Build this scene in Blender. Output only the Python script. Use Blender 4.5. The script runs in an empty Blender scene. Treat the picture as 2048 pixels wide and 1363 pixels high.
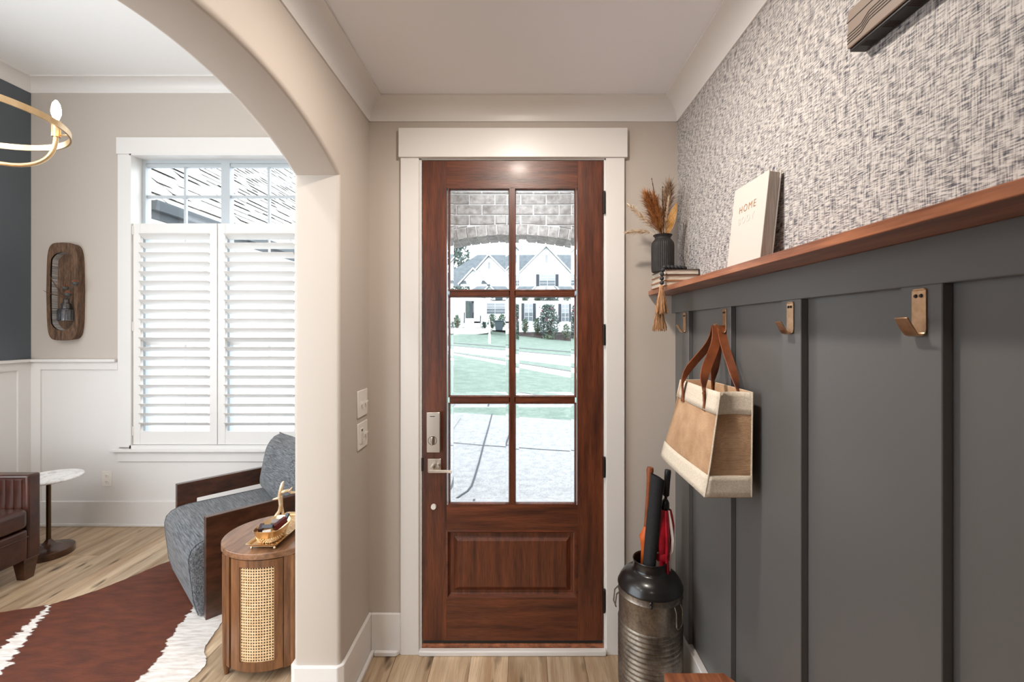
import bpy, bmesh, math, random
from mathutils import Vector, Matrix

# ------------------------------------------------------------------ camera, world, lights, exposure
SC = bpy.context.scene
C = SC.collection
CZ, F = 1.63, 910.0                      # camera height (m) and focal length (px of a 2048 wide frame)
cam_d = bpy.data.cameras.new('camera'); cam = bpy.data.objects.new('camera', cam_d); C.objects.link(cam)
cam.location = (0, 0, CZ); cam.rotation_euler = (math.pi/2, 0, 0)
cam_d.sensor_width = 36; cam_d.lens = 36*F/2048
cam_d.shift_x = -19/2048; cam_d.shift_y = -22.5/2048
cam_d.dof.use_dof = True; cam_d.dof.focus_distance = 2.5; cam_d.dof.aperture_fstop = 5.6
cam_d.clip_start = 0.02; cam_d.clip_end = 400
SC.camera = cam
SC.view_settings.view_transform = 'Standard'; SC.view_settings.look = 'None'
SC.view_settings.gamma = 1.0; SC.view_settings.use_curve_mapping = False
SC.view_settings.exposure = 0.0
W = bpy.data.worlds.new('sky'); SC.world = W; W.use_nodes = True
bg = W.node_tree.nodes['Background']
bg.inputs[0].default_value = (0.86, 0.94, 1.0, 1); bg.inputs[1].default_value = 5.2

def lamp(name, kind, loc, power, col, size=0.1, rot=(0, 0, 0), sy=None):
    d = bpy.data.lights.new(name, kind); o = bpy.data.objects.new(name, d); C.objects.link(o)
    d.energy = power; d.color = col; o.location = loc; o.rotation_euler = rot
    if kind == 'AREA':
        d.shape = 'DISK' if sy is None else 'RECTANGLE'; d.size = size
        if sy: d.size_y = sy
    else:
        d.shadow_soft_size = size
    return o
WARM = (1.0, 0.90, 0.80)
FOYER_W, HALL_W, LIVING_FILL_W = 24, 8, 18     # watts of the foyer lamp, the hall lamp behind, the added living room fill cans

# ------------------------------------------------------------------ helpers
R = math.radians
random.seed(7)
def lin(r, g, b):
    f = lambda c: (c/255/12.92) if c/255 <= 0.04045 else ((c/255+0.055)/1.055)**2.4
    return (f(r), f(g), f(b), 1.0)
def at(x, y, Y):                          # a pixel of the photograph at depth Y -> a point of the place
    return Vector(((x-1043)*Y/F, Y, CZ+(659-y)*Y/F))

def wl(o):
    v = Vector((0, 0, 0))
    while o is not None:
        v += o.location; o = o.parent
    return v

class MB:
    def __init__(s): s.v = []; s.f = []
    def add(s, vs, fs):
        n = len(s.v); s.v += [tuple(v) for v in vs]; s.f += [tuple(i+n for i in f) for f in fs]; return s
    def box(s, x0, x1, y0, y1, z0, z1):
        return s.add([(x0,y0,z0),(x1,y0,z0),(x1,y1,z0),(x0,y1,z0),(x0,y0,z1),(x1,y0,z1),(x1,y1,z1),(x0,y1,z1)],
                     [(0,3,2,1),(4,5,6,7),(0,1,5,4),(1,2,6,5),(2,3,7,6),(3,0,4,7)])
    def obox(s, c, size, rot=None):
        b = MB().box(*[q for d in size for q in (-d/2, d/2)]); c = Vector(c)
        m = rot.to_3x3() if rot is not None else Matrix.Identity(3)
        return s.add([c + m @ Vector(v) for v in b.v], b.f)
    def prism(s, poly, ax, a, b):
        n = len(poly)
        mk = {'x': lambda p, q: (q, p[0], p[1]), 'y': lambda p, q: (p[0], q, p[1]), 'z': lambda p, q: (p[0], p[1], q)}[ax]
        vs = [mk(p, a) for p in poly] + [mk(p, b) for p in poly]
        fs = [tuple(range(n)), tuple(range(2*n-1, n-1, -1))] + [(i, (i+1) % n, (i+1) % n+n, i+n) for i in range(n)]
        return s.add(vs, fs)
    def loft(s, rings, closed=True, caps=True):
        n = len(rings[0]); vs = [v for r in rings for v in r]; fs = []
        for k in range(len(rings)-1):
            for i in range(n if closed else n-1):
                j = (i+1) % n; fs.append((k*n+i, k*n+j, (k+1)*n+j, (k+1)*n+i))
        if caps and closed:
            fs.append(tuple(range(n-1, -1, -1))); fs.append(tuple(range((len(rings)-1)*n, len(rings)*n)))
        return s.add(vs, fs)
    def tube(s, pts, r, n=8, caps=True, flat=None):
        pts = [Vector(p) for p in pts]; rings = []; up = None
        for i, p in enumerate(pts):
            t = (pts[min(i+1, len(pts)-1)] - pts[max(i-1, 0)]).normalized()
            if up is None:
                up = Vector((0, 0, 1)) if abs(t.z) < 0.9 else Vector((1, 0, 0))
            sd = t.cross(up); sd = sd.normalized() if sd.length > 1e-6 else Vector((1, 0, 0))
            up = sd.cross(t).normalized()
            rr = r[i] if isinstance(r, (list, tuple)) else r
            a, b = (rr, rr) if flat is None else (rr*flat[0], rr*flat[1])
            rings.append([p + sd*(a*math.cos(2*math.pi*k/n)) + up*(b*math.sin(2*math.pi*k/n)) for k in range(n)])
        return s.loft(rings, True, caps)
    def ring(s, pts, r, n=8):                # closed tube
        pts = [Vector(p) for p in pts]; m = len(pts); rings = []
        cen = sum(pts, Vector())/m
        nrm = (pts[0]-cen).cross(pts[m//4]-cen).normalized()
        for i, p in enumerate(pts):
            t = (pts[(i+1) % m]-pts[i-1]).normalized(); sd = t.cross(nrm).normalized()
            rings.append([p + sd*(r*math.cos(2*math.pi*k/n)) + nrm*(r*math.sin(2*math.pi*k/n)) for k in range(n)])
        rings.append(rings[0]); return s.loft(rings, True, False)
    def lathe(s, prof, n=32, c=(0, 0, 0), caps=False, sx=1, sy=1):
        c = Vector(c)
        rings = [[c + Vector((r*math.cos(2*math.pi*k/n)*sx, r*math.sin(2*math.pi*k/n)*sy, z)) for k in range(n)] for r, z in prof]
        return s.loft(rings, True, caps)
    def ball(s, c, r, nu=12, nv=8, m=None):
        c = Vector(c); r = (r, r, r) if not isinstance(r, (tuple, list)) else r; rings = []
        for j in range(nv+1):
            a = math.pi*(j/nv) ; sa = max(math.sin(a), 0.02)
            ring = []
            for k in range(nu):
                v = Vector((r[0]*sa*math.cos(2*math.pi*k/nu), r[1]*sa*math.sin(2*math.pi*k/nu), -r[2]*math.cos(a)))
                ring.append(c + (m @ v if m is not None else v))
            rings.append(ring)
        return s.loft(rings, True, True)
    def ribbon(s, pts, wd, w, t):
        pts = [Vector(p) for p in pts]; rings = []
        for i, p in enumerate(pts):
            tg = (pts[min(i+1, len(pts)-1)] - pts[max(i-1, 0)]).normalized()
            d = Vector(wd[i] if isinstance(wd, list) else wd); d = (d - tg*d.dot(tg)).normalized(); nn = tg.cross(d)
            ww = w[i] if isinstance(w, list) else w
            rings.append([p+d*ww/2+nn*t/2, p-d*ww/2+nn*t/2, p-d*ww/2-nn*t/2, p+d*ww/2-nn*t/2])
        return s.loft(rings, True, True)
    def build(s, name, mat, parent=None, smooth=False, bevel=0, seg=2, sub=0, local=False, weld=False, center=False):
        me = bpy.data.meshes.new(name)
        xs = [v[0] for v in s.v]; ys = [v[1] for v in s.v]; zs = [v[2] for v in s.v]
        org = Vector(((min(xs)+max(xs))/2, (min(ys)+max(ys))/2, min(zs)))
        me.from_pydata([(v[0]-org.x, v[1]-org.y, v[2]-org.z) for v in s.v], [], s.f)
        bm = bmesh.new(); bm.from_mesh(me)
        if weld: bmesh.ops.remove_doubles(bm, verts=bm.verts, dist=1e-5)
        bmesh.ops.recalc_face_normals(bm, faces=bm.faces); bm.to_mesh(me); bm.free()
        if smooth:
            me.shade_smooth(); me.set_sharp_from_angle(angle=R(38))
        if mat is not None: me.materials.append(mat)
        o = bpy.data.objects.new(name, me); C.objects.link(o)
        if parent is not None:
            o.parent = parent; o.location = org if local else org - wl(parent)
        else:
            o.location = org
        if bevel:
            b = o.modifiers.new('bevel', 'BEVEL'); b.width = bevel; b.segments = seg; b.limit_method = 'ANGLE'; b.angle_limit = R(40)
            b.harden_normals = False
            if smooth is False and seg > 1: me.shade_smooth(); me.set_sharp_from_angle(angle=R(38))
        if sub:
            b = o.modifiers.new('subdivision', 'SUBSURF'); b.levels = sub; b.render_levels = sub
            me.shade_smooth()
        return o

def tag(o, label=None, cat=None, group=None, kind=None):
    if label: o['label'] = label
    if cat: o['category'] = cat
    if group: o['group'] = group
    if kind: o['kind'] = kind
    return o
def empty(name, loc, rz=0, **k):
    o = bpy.data.objects.new(name, None); C.objects.link(o); o.location = loc; o.rotation_euler = (0, 0, rz)
    o.empty_display_size = 0.05
    return tag(o, **k)
def B(x0, x1, y0, y1, z0, z1): return MB().box(x0, x1, y0, y1, z0, z1)
def arc(cx, cy, rx, ry, a0, a1, n): return [(cx+rx*math.cos(R(a0+(a1-a0)*i/n)), cy+ry*math.sin(R(a0+(a1-a0)*i/n))) for i in range(n+1)]
def bez(p0, p1, p2, p3, n=12):
    p0, p1, p2, p3 = map(Vector, (p0, p1, p2, p3)); out = []
    for i in range(n+1):
        t = i/n; out.append(p0*(1-t)**3 + p1*3*t*(1-t)**2 + p2*3*t*t*(1-t) + p3*t**3)
    return out
def txt(body, size, mat, name, parent, origin, xdir, ydir, depth=0.0004):
    cu = bpy.data.curves.new(name, 'FONT'); cu.body = body; cu.size = size; cu.extrude = depth; cu.space_character = 1.3; cu.offset = -.0003
    t = bpy.data.objects.new('tmp_text', cu); C.objects.link(t)
    bpy.context.view_layer.update()
    me = bpy.data.meshes.new_from_object(t.evaluated_get(bpy.context.evaluated_depsgraph_get()))
    bpy.data.objects.remove(t); bpy.data.curves.remove(cu)
    xd, yd = Vector(xdir).normalized(), Vector(ydir).normalized(); zd = xd.cross(yd)
    m = Matrix((xd, yd, zd)).transposed()
    for v in me.vertices: v.co = m @ v.co
    me.materials.clear(); me.materials.append(mat); me.name = name
    o = bpy.data.objects.new(name, me); C.objects.link(o); o.parent = parent
    o.location = Vector(origin) - wl(parent)
    return o

# ------------------------------------------------------------------ materials
def nodes(name):
    m = bpy.data.materials.new(name); m.use_nodes = True; nt = m.node_tree
    return m, nt, nt.nodes['Principled BSDF']
def N(nt, t, **k):
    n = nt.nodes.new(t)
    for a, v in k.items(): setattr(n, a, v)
    return n
def mat(name, c1, c2=None, scale=(1, 1, 1), ns=8, detail=4, rough=.5, metal=0, bump=0, ramp=(.35, .65), rnd=0, coat=0, spec=.5,
        fine=None, sheen=0, distort=0, rvar=0):
    m, nt, p = nodes(name); L = nt.links.new
    p.inputs['Roughness'].default_value = rough; p.inputs['Metallic'].default_value = metal
    p.inputs['Specular IOR Level'].default_value = spec
    if coat: p.inputs['Coat Weight'].default_value = coat; p.inputs['Coat Roughness'].default_value = .15
    if sheen: p.inputs['Sheen Weight'].default_value = sheen
    p.inputs['Base Color'].default_value = c1
    if c2 is None and not bump: return m
    tc = N(nt, 'ShaderNodeTexCoord'); mp = N(nt, 'ShaderNodeMapping'); mp.inputs['Scale'].default_value = scale
    L(tc.outputs['Object'], mp.inputs['Vector'])
    if rnd:
        oi = N(nt, 'ShaderNodeObjectInfo'); cx = N(nt, 'ShaderNodeCombineXYZ'); mu = N(nt, 'ShaderNodeMath', operation='MULTIPLY')
        mu.inputs[1].default_value = 37.0; L(oi.outputs['Random'], mu.inputs[0])
        for k in range(3): L(mu.outputs[0], cx.inputs[k])
        L(cx.outputs[0], mp.inputs['Location'])
    no = N(nt, 'ShaderNodeTexNoise'); no.inputs['Scale'].default_value = ns; no.inputs['Detail'].default_value = detail
    no.inputs['Roughness'].default_value = .6; no.inputs['Distortion'].default_value = distort
    L(mp.outputs[0], no.inputs['Vector']); src = no.outputs['Fac']
    if c2 is not None:
        cr = N(nt, 'ShaderNodeValToRGB'); e = cr.color_ramp.elements
        e[0].position, e[0].color = ramp[0], c1; e[1].position, e[1].color = ramp[1], c2
        L(src, cr.inputs[0]); col = cr.outputs[0]
        if fine:                                    # (scale vector, noise scale, dark multiplier)
            mp2 = N(nt, 'ShaderNodeMapping'); mp2.inputs['Scale'].default_value = fine[0]; L(tc.outputs['Object'], mp2.inputs['Vector'])
            if rnd: L(cx.outputs[0], mp2.inputs['Location'])
            n2 = N(nt, 'ShaderNodeTexNoise'); n2.inputs['Scale'].default_value = fine[1]; n2.inputs['Detail'].default_value = 3
            L(mp2.outputs[0], n2.inputs['Vector'])
            c3 = N(nt, 'ShaderNodeValToRGB'); g = c3.color_ramp.elements
            g[0].position, g[0].color = .36, (fine[2],)*3+(1,); g[1].position, g[1].color = .56, (1, 1, 1, 1)
            L(n2.outputs['Fac'], c3.inputs[0])
            mx = N(nt, 'ShaderNodeMix', data_type='RGBA', blend_type='MULTIPLY'); mx.inputs['Factor'].default_value = 1
            L(col, mx.inputs['A']); L(c3.outputs[0], mx.inputs['B']); col = mx.outputs['Result']; src = n2.outputs['Fac']
        if rvar:                                    # brightness differs from piece to piece
            hs = N(nt, 'ShaderNodeHueSaturation'); mr = N(nt, 'ShaderNodeMapRange'); mr.inputs['To Min'].default_value = 1-rvar; mr.inputs['To Max'].default_value = 1+rvar
            oi2 = N(nt, 'ShaderNodeObjectInfo'); L(oi2.outputs['Random'], mr.inputs['Value']); L(mr.outputs[0], hs.inputs['Value']); L(col, hs.inputs['Color']); col = hs.outputs[0]
        L(col, p.inputs['Base Color'])
    if bump:
        b = N(nt, 'ShaderNodeBump'); b.inputs['Strength'].default_value = bump; b.inputs['Distance'].default_value = .002
        L(src, b.inputs['Height']); L(b.outputs[0], p.inputs['Normal'])
    return m
def emis(name, col, st):
    m, nt, p = nodes(name); p.inputs['Emission Color'].default_value = col; p.inputs['Emission Strength'].default_value = st
    p.inputs['Base Color'].default_value = col; return m
def thin_glass(name, tint=(1, 1, 1, 1), gl=1.0):
    m, nt, p = nodes(name); L = nt.links.new; nt.nodes.remove(p)
    tr = N(nt, 'ShaderNodeBsdfTransparent'); tr.inputs[0].default_value = tint
    g = N(nt, 'ShaderNodeBsdfGlossy'); g.inputs['Roughness'].default_value = .02
    fr = N(nt, 'ShaderNodeFresnel'); ge = N(nt, 'ShaderNodeNewGeometry'); mr = N(nt, 'ShaderNodeMapRange')   # the far side of the sheet bends light back out
    mr.inputs['To Min'].default_value = 1.45; mr.inputs['To Max'].default_value = 1/1.45; L(ge.outputs['Backfacing'], mr.inputs['Value']); L(mr.outputs[0], fr.inputs[0])
    mx = N(nt, 'ShaderNodeMixShader'); L(fr.outputs[0], mx.inputs[0]); L(tr.outputs[0], mx.inputs[1]); L(g.outputs[0], mx.inputs[2])
    L(mx.outputs[0], nt.nodes['Material Output'].inputs[0]); return m
def solid_glass(name, col=(1, 1, 1, 1), rough=0.0, ior=1.5):
    m, nt, p = nodes(name); p.inputs['Transmission Weight'].default_value = 1; p.inputs['Roughness'].default_value = rough
    p.inputs['IOR'].default_value = ior; p.inputs['Base Color'].default_value = col; return m

GREIGE = mat('greige wall paint', lin(193, 183, 173), rough=.55, bump=.05, ns=250)
WHITE = mat('white trim paint', lin(228, 225, 222), rough=.35)
BACKLIT = mat('backlit window white', lin(186, 193, 198), rough=.4)  # backlit look of the white frame put into its colour
CEILW = mat('ceiling paint', lin(236, 236, 240), rough=.5)
CEILB = mat('bright ceiling paint', lin(249, 249, 249), rough=.6)
CHAR = mat('charcoal wall paint', lin(97, 96, 95), rough=.38, bump=.03, ns=400)
NAVY = mat('slate blue wall paint', lin(86, 93, 99), rough=.5)
DOORV = mat('mahogany grain upright', lin(64, 30, 18), lin(124, 66, 40), (9, 9, .7), 3.2, 5, .38, bump=.22, ramp=(.3, .72), rnd=1, coat=.06,
            fine=((160, 160, 6), 2.4, .62))
DOORH = mat('mahogany grain level', lin(64, 30, 18), lin(124, 66, 40), (.7, 9, 9), 3.2, 5, .38, bump=.22, ramp=(.3, .72), rnd=1, coat=.06,
            fine=((6, 160, 160), 2.4, .62))
SHELFW = mat('shelf walnut', lin(124, 70, 44), lin(184, 116, 78), (6, .8, 10), 4, 5, .32, bump=.06, rnd=1, coat=.15, fine=((90, 4, 130), 2.2, .8))
TABLEW = mat('cabinet walnut', lin(100, 64, 38), lin(144, 98, 62), (9, 9, .9), 4, 5, .35, bump=.05, rnd=1, coat=.1, fine=((150, 150, 7), 2.2, .8))
TABLEH = mat('cabinet walnut top', lin(112, 78, 56), lin(156, 114, 84), (9, .9, 9), 4, 5, .22, bump=.04, rnd=1, coat=.35, fine=((150, 7, 150), 2.2, .82))
ARMW = mat('dark espresso wood', lin(52, 30, 20), lin(84, 50, 34), (6, 2, 6), 4, 5, .28, bump=.03, rnd=1, coat=.35)
RUSTW = mat('weathered brown wood', lin(72, 50, 36), lin(122, 92, 68), (9, 9, 1.6), 6, 6, .7, bump=.5, fine=((60, 60, 9), 3, .6))
LEATHER = mat('brown leather', lin(52, 28, 22), lin(80, 45, 35), (1, 1, 1), 6, 4, .3, bump=.12, coat=.15)
TAN = mat('tan saddle leather', lin(118, 62, 34), lin(150, 84, 48), (1, 1, 1), 14, 4, .42, bump=.1)
BRASS = mat('antique brass', lin(190, 152, 118), lin(218, 184, 150), (1, 1, 1), 30, 3, .33, metal=1)
GOLD = mat('polished gold', lin(226, 192, 146), lin(242, 216, 178), (1, 1, 1), 12, 2, .28, metal=1)
NICKEL = mat('satin nickel', lin(206, 196, 186), rough=.32, metal=1)
BLACKM = mat('black metal', lin(24, 22, 22), rough=.3, metal=0, coat=.3)
DARKM = mat('dark bronze hinge', lin(30, 24, 22), rough=.4, metal=.4)
BRONZE = mat('bronze rod', lin(96, 76, 56), rough=.35, metal=1)
MARBLE = mat('white marble', lin(206, 204, 202), lin(246, 246, 245), (1, 1, 1), 9, 8, .15, ramp=(.36, .5), distort=2)
GALV = mat('galvanised steel', lin(110, 102, 94), lin(160, 150, 138), (1, 1, .6), 14, 8, .4, metal=.85, bump=.06, fine=((1, 1, 1), 90, .75))
BLACKC = mat('black cloth', lin(20, 20, 23), lin(36, 36, 40), (1, 1, 1), 300, 2, .8, bump=.3)
REDC = mat('crimson nylon', lin(150, 10, 30), lin(186, 20, 44), (1, 1, 1), 20, 3, .45)
WHITEC = mat('white nylon', lin(236, 226, 222), rough=.5)
PLAST = mat('white plastic', lin(236, 231, 224), rough=.3)
CANVAS = mat('cream canvas', lin(212, 198, 178), lin(232, 220, 202), (1, 1, 1), 220, 2, .85, bump=.3)
JUTE = mat('natural jute', lin(176, 138, 104), lin(208, 170, 134), (1, 1, 1), 9, 6, .9, bump=.5, fine=((1, 240, 160), 1.6, .8))
PAPER = mat('book pages', lin(176, 164, 150), lin(226, 216, 200), (1, 1, 60), 18, 2, .8, bump=.2)
PAPERV = mat('book pages upright', lin(160, 150, 142), lin(206, 196, 186), (90, 1, 1), 12, 2, .8, bump=.2)
COVERW = mat('cream book cover', lin(204, 198, 190), rough=.55)
COVERB = mat('dark book cover', lin(44, 34, 30), rough=.5)
COVERT = mat('tan book cover', lin(168, 112, 70), rough=.6)
FOIL = mat('copper foil', lin(214, 160, 116), rough=.3, metal=.8)
EMBOSS = mat('blind embossing', lin(206, 200, 192), rough=.4)
VASEM = mat('black matte ceramic', lin(30, 27, 26), lin(42, 38, 36), (1, 1, 1), 60, 3, .6, bump=.1)
BEAD = mat('charcoal wooden bead', lin(34, 36, 40), lin(52, 54, 58), (1, 1, 1), 60, 3, .55)
TWINE = mat('jute twine', lin(150, 108, 74), lin(196, 152, 112), (1, 1, .2), 160, 2, .9)
CARAM = mat('caramel plume', lin(150, 96, 50), lin(206, 148, 92), (1, 1, 1), 60, 2, .9)
CREAM = mat('cream plume', lin(214, 190, 160), lin(238, 222, 200), (1, 1, 1), 60, 2, .9)
TAUPE = mat('taupe pampas', lin(118, 90, 68), lin(176, 144, 116), (1, 1, 1), 60, 2, .9)
TWIG = mat('brown twig', lin(84, 54, 34), rough=.8)
PALM = mat('golden palm leaf', lin(206, 156, 88), lin(236, 200, 140), (1, 1, 1), 30, 2, .7)
CANE = mat('woven cane', lin(214, 178, 132), lin(236, 206, 164), (1, 1, 1), 60, 2, .6)
SHADE = mat('painted inner shade', lin(46, 32, 24), rough=.8)  # darkness inside a recess put into the colour
FABRIC = mat('grey melange upholstery', lin(52, 55, 59), lin(130, 133, 137), (2.2, 46, 22), 4.5, 5, .9, bump=.4, ramp=(.36, .68), sheen=.2)
FABRICU = mat('grey melange upholstery upright', lin(52, 55, 59), lin(130, 133, 137), (46, 22, 2.2), 4.5, 5, .9, bump=.4, ramp=(.36, .68), sheen=.2)
FABRICP = mat('grey melange cushion', lin(52, 55, 59), lin(130, 133, 137), (2.0, 46, 46), 4.5, 5, .9, bump=.4, ramp=(.36, .68), sheen=.2)
CHIME = mat('taupe plastic', lin(128, 110, 96), rough=.55)
CHIMED = mat('black plastic', lin(26, 26, 27), rough=.45)
MESHM = mat('grey metal mesh', lin(128, 126, 124), lin(206, 203, 200), (1, 1, 110), 3.4, 1, .45, metal=.1, ramp=(.44, .56))
CONC = mat('concrete', lin(196, 190, 184), lin(226, 222, 216), (1, 1, 1), 26, 8, .9, fine=((1, 1, 1), 60, .8))
DRIVE = mat('brushed driveway concrete', lin(122, 122, 123), lin(150, 150, 150), (1, 1, 1), 9, 8, .9, ramp=(.3, .7), fine=((1, 1, 1), 55, .72))
JOINT = mat('dark joint', lin(52, 56, 62), rough=.9)
GRASS = mat('pale lawn', (.094, .140, .110, 1), (.155, .20, .162, 1), (1, 1, 1), 2.2, 8, .95, fine=((1, 1, 1), 14, .75))
ASPH = mat('pale street', lin(206, 206, 206), rough=.9)
CURB = mat('dark curb stone', lin(108, 112, 110), rough=.9)  # one dark grey for the kerb stones
MULCH = mat('dark mulch', lin(52, 46, 46), lin(86, 76, 74), (1, 1, 1), 6, 4, .95)
BRICK = mat('whitewashed brick', lin(128, 122, 117), lin(192, 189, 186), (1, 1, 1), 22, 7, .9, bump=.6, ramp=(.28, .68), rnd=1, rvar=.12)
MORTAR = mat('pale mortar', lin(222, 222, 222), rough=.95)
HOUSEW = mat('white house paint', lin(236, 236, 236), rough=.8)
ROOFG = mat('grey shingle roof', (.075, .088, .098, 1), (.115, .13, .14, 1), (1, 1, 1), 3, 4, .9)
SLATE = mat('slate shutters', (.028, .034, .044, 1), rough=.7)
PANE = mat('far window pane', (.08, .10, .115, 1), rough=.1)
PANEW = mat('far window blind', (.26, .275, .29, 1), rough=.5)
LEAFS = [mat('shrub leaf %d' % i, a, b, (1, 1, 1), 3, 3, .8) for i, (a, b) in enumerate([
    ((.034, .07, .045, 1), (.08, .125, .075, 1)), ((.06, .09, .062, 1), (.115, .145, .095, 1)), ((.045, .072, .062, 1), (.09, .115, .098, 1)), ((.02, .042, .032, 1), (.045, .078, .052, 1))])]
PINK = mat('pink blossom', (.16, .05, .08, 1), rough=.8)
SHING = mat('pale roof shingle', lin(196, 192, 188), lin(224, 221, 218), (1, 1, 1), 10, 4, .9, rnd=1)
FELT = mat('dark roofing felt', lin(40, 42, 46), rough=.9)
FASCIA = mat('grey fascia', (.075, .085, .095, 1), rough=.7)
GLASS = thin_glass('window glass'); DGLASS = solid_glass('bevelled glass'); BOTTLE = solid_glass('smoked bottle glass', (.62, .64, .68, 1))
BULB = emis('lit bulb', (1.0, .9, .76, 1), 60.0)
BINM = mat('dark bin plastic', (.03, .045, .055, 1), rough=.6)

def wallpaper():
    m, nt, p = nodes('woven grasscloth wallpaper'); L = nt.links.new; p.inputs['Roughness'].default_value = .75
    tc = N(nt, 'ShaderNodeTexCoord'); outs = []
    for sc_, s, d in (((1, 44, 380), 1.0, 2), ((1, 360, 26), 1.0, 2), ((1, 60, 30), 1.0, 2)):
        mp = N(nt, 'ShaderNodeMapping'); mp.inputs['Scale'].default_value = sc_; L(tc.outputs['Object'], mp.inputs['Vector'])
        n = N(nt, 'ShaderNodeTexNoise'); n.inputs['Scale'].default_value = s; n.inputs['Detail'].default_value = d; L(mp.outputs[0], n.inputs['Vector']); outs.append(n.outputs['Fac'])
    a = N(nt, 'ShaderNodeMath', operation='MULTIPLY_ADD'); a.inputs[1].default_value = .62; L(outs[0], a.inputs[0])
    b = N(nt, 'ShaderNodeMath', operation='MULTIPLY'); b.inputs[1].default_value = .38; L(outs[1], b.inputs[0]); L(b.outputs[0], a.inputs[2])
    c = N(nt, 'ShaderNodeMath', operation='MULTIPLY_ADD'); c.inputs[1].default_value = .14; L(outs[2], c.inputs[0]); L(a.outputs[0], c.inputs[2])
    cr = N(nt, 'ShaderNodeValToRGB'); e = cr.color_ramp.elements
    e[0].position, e[0].color = .46, lin(70, 72, 84); e[1].position, e[1].color = .63, lin(206, 201, 197)
    k = e.new(.54); k.color = lin(152, 147, 145)
    L(c.outputs[0], cr.inputs[0]); L(cr.outputs[0], p.inputs['Base Color'])
    bp = N(nt, 'ShaderNodeBump'); bp.inputs['Strength'].default_value = .7; bp.inputs['Distance'].default_value = .0015; L(a.outputs[0], bp.inputs['Height']); L(bp.outputs[0], p.inputs['Normal'])
    return m
PAPERWALL = wallpaper()

def oak():
    m, nt, p = nodes('oak plank'); L = nt.links.new; p.inputs['Roughness'].default_value = .42
    tc = N(nt, 'ShaderNodeTexCoord'); oi = N(nt, 'ShaderNodeObjectInfo'); cx = N(nt, 'ShaderNodeCombineXYZ')
    mu = N(nt, 'ShaderNodeMath', operation='MULTIPLY'); mu.inputs[1].default_value = 53.0; L(oi.outputs['Random'], mu.inputs[0])
    for k in range(3): L(mu.outputs[0], cx.inputs[k])
    def noise(scale, s, d, dist=0):
        mp = N(nt, 'ShaderNodeMapping'); mp.inputs['Scale'].default_value = scale; L(tc.outputs['Object'], mp.inputs['Vector']); L(cx.outputs[0], mp.inputs['Location'])
        n = N(nt, 'ShaderNodeTexNoise'); n.inputs['Scale'].default_value = s; n.inputs['Detail'].default_value = d; n.inputs['Distortion'].default_value = dist
        L(mp.outputs[0], n.inputs['Vector']); return n.outputs['Fac']
    g = noise((11, .9, 1), 1.6, 5, .5); kn = noise((9, 2.2, 1), 1.5, 2); fi = noise((150, 5, 1), 1.6, 3)
    cr = N(nt, 'ShaderNodeValToRGB'); e = cr.color_ramp.elements
    e[0].position, e[0].color = .3, lin(172, 140, 108); e[1].position, e[1].color = .72, lin(226, 202, 170); L(g, cr.inputs[0])
    kr = N(nt, 'ShaderNodeValToRGB'); e = kr.color_ramp.elements
    e[0].position, e[0].color = .635, (1, 1, 1, 1); e[1].position, e[1].color = .735, (.2, .17, .14, 1); L(kn, kr.inputs[0])
    fr = N(nt, 'ShaderNodeValToRGB'); e = fr.color_ramp.elements
    e[0].position, e[0].color = .35, (.8, .8, .8, 1); e[1].position, e[1].color = .55, (1, 1, 1, 1); L(fi, fr.inputs[0])
    m1 = N(nt, 'ShaderNodeMix', data_type='RGBA', blend_type='MULTIPLY'); m1.inputs['Factor'].default_value = 1; L(cr.outputs[0], m1.inputs['A']); L(kr.outputs[0], m1.inputs['B'])
    m2 = N(nt, 'ShaderNodeMix', data_type='RGBA', blend_type='MULTIPLY'); m2.inputs['Factor'].default_value = 1; L(m1.outputs['Result'], m2.inputs['A']); L(fr.outputs[0], m2.inputs['B'])
    hs = N(nt, 'ShaderNodeHueSaturation'); mr = N(nt, 'ShaderNodeMapRange'); mr.inputs['To Min'].default_value = .74; mr.inputs['To Max'].default_value = 1.14
    L(oi.outputs['Random'], mr.inputs['Value']); L(mr.outputs[0], hs.inputs['Value']); L(m2.outputs['Result'], hs.inputs['Color']); L(hs.outputs[0], p.inputs['Base Color'])
    bp = N(nt, 'ShaderNodeBump'); bp.inputs['Strength'].default_value = .12; bp.inputs['Distance'].default_value = .002; L(fi, bp.inputs['Height']); L(bp.outputs[0], p.inputs['Normal'])
    return m
OAK = oak()

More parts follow.
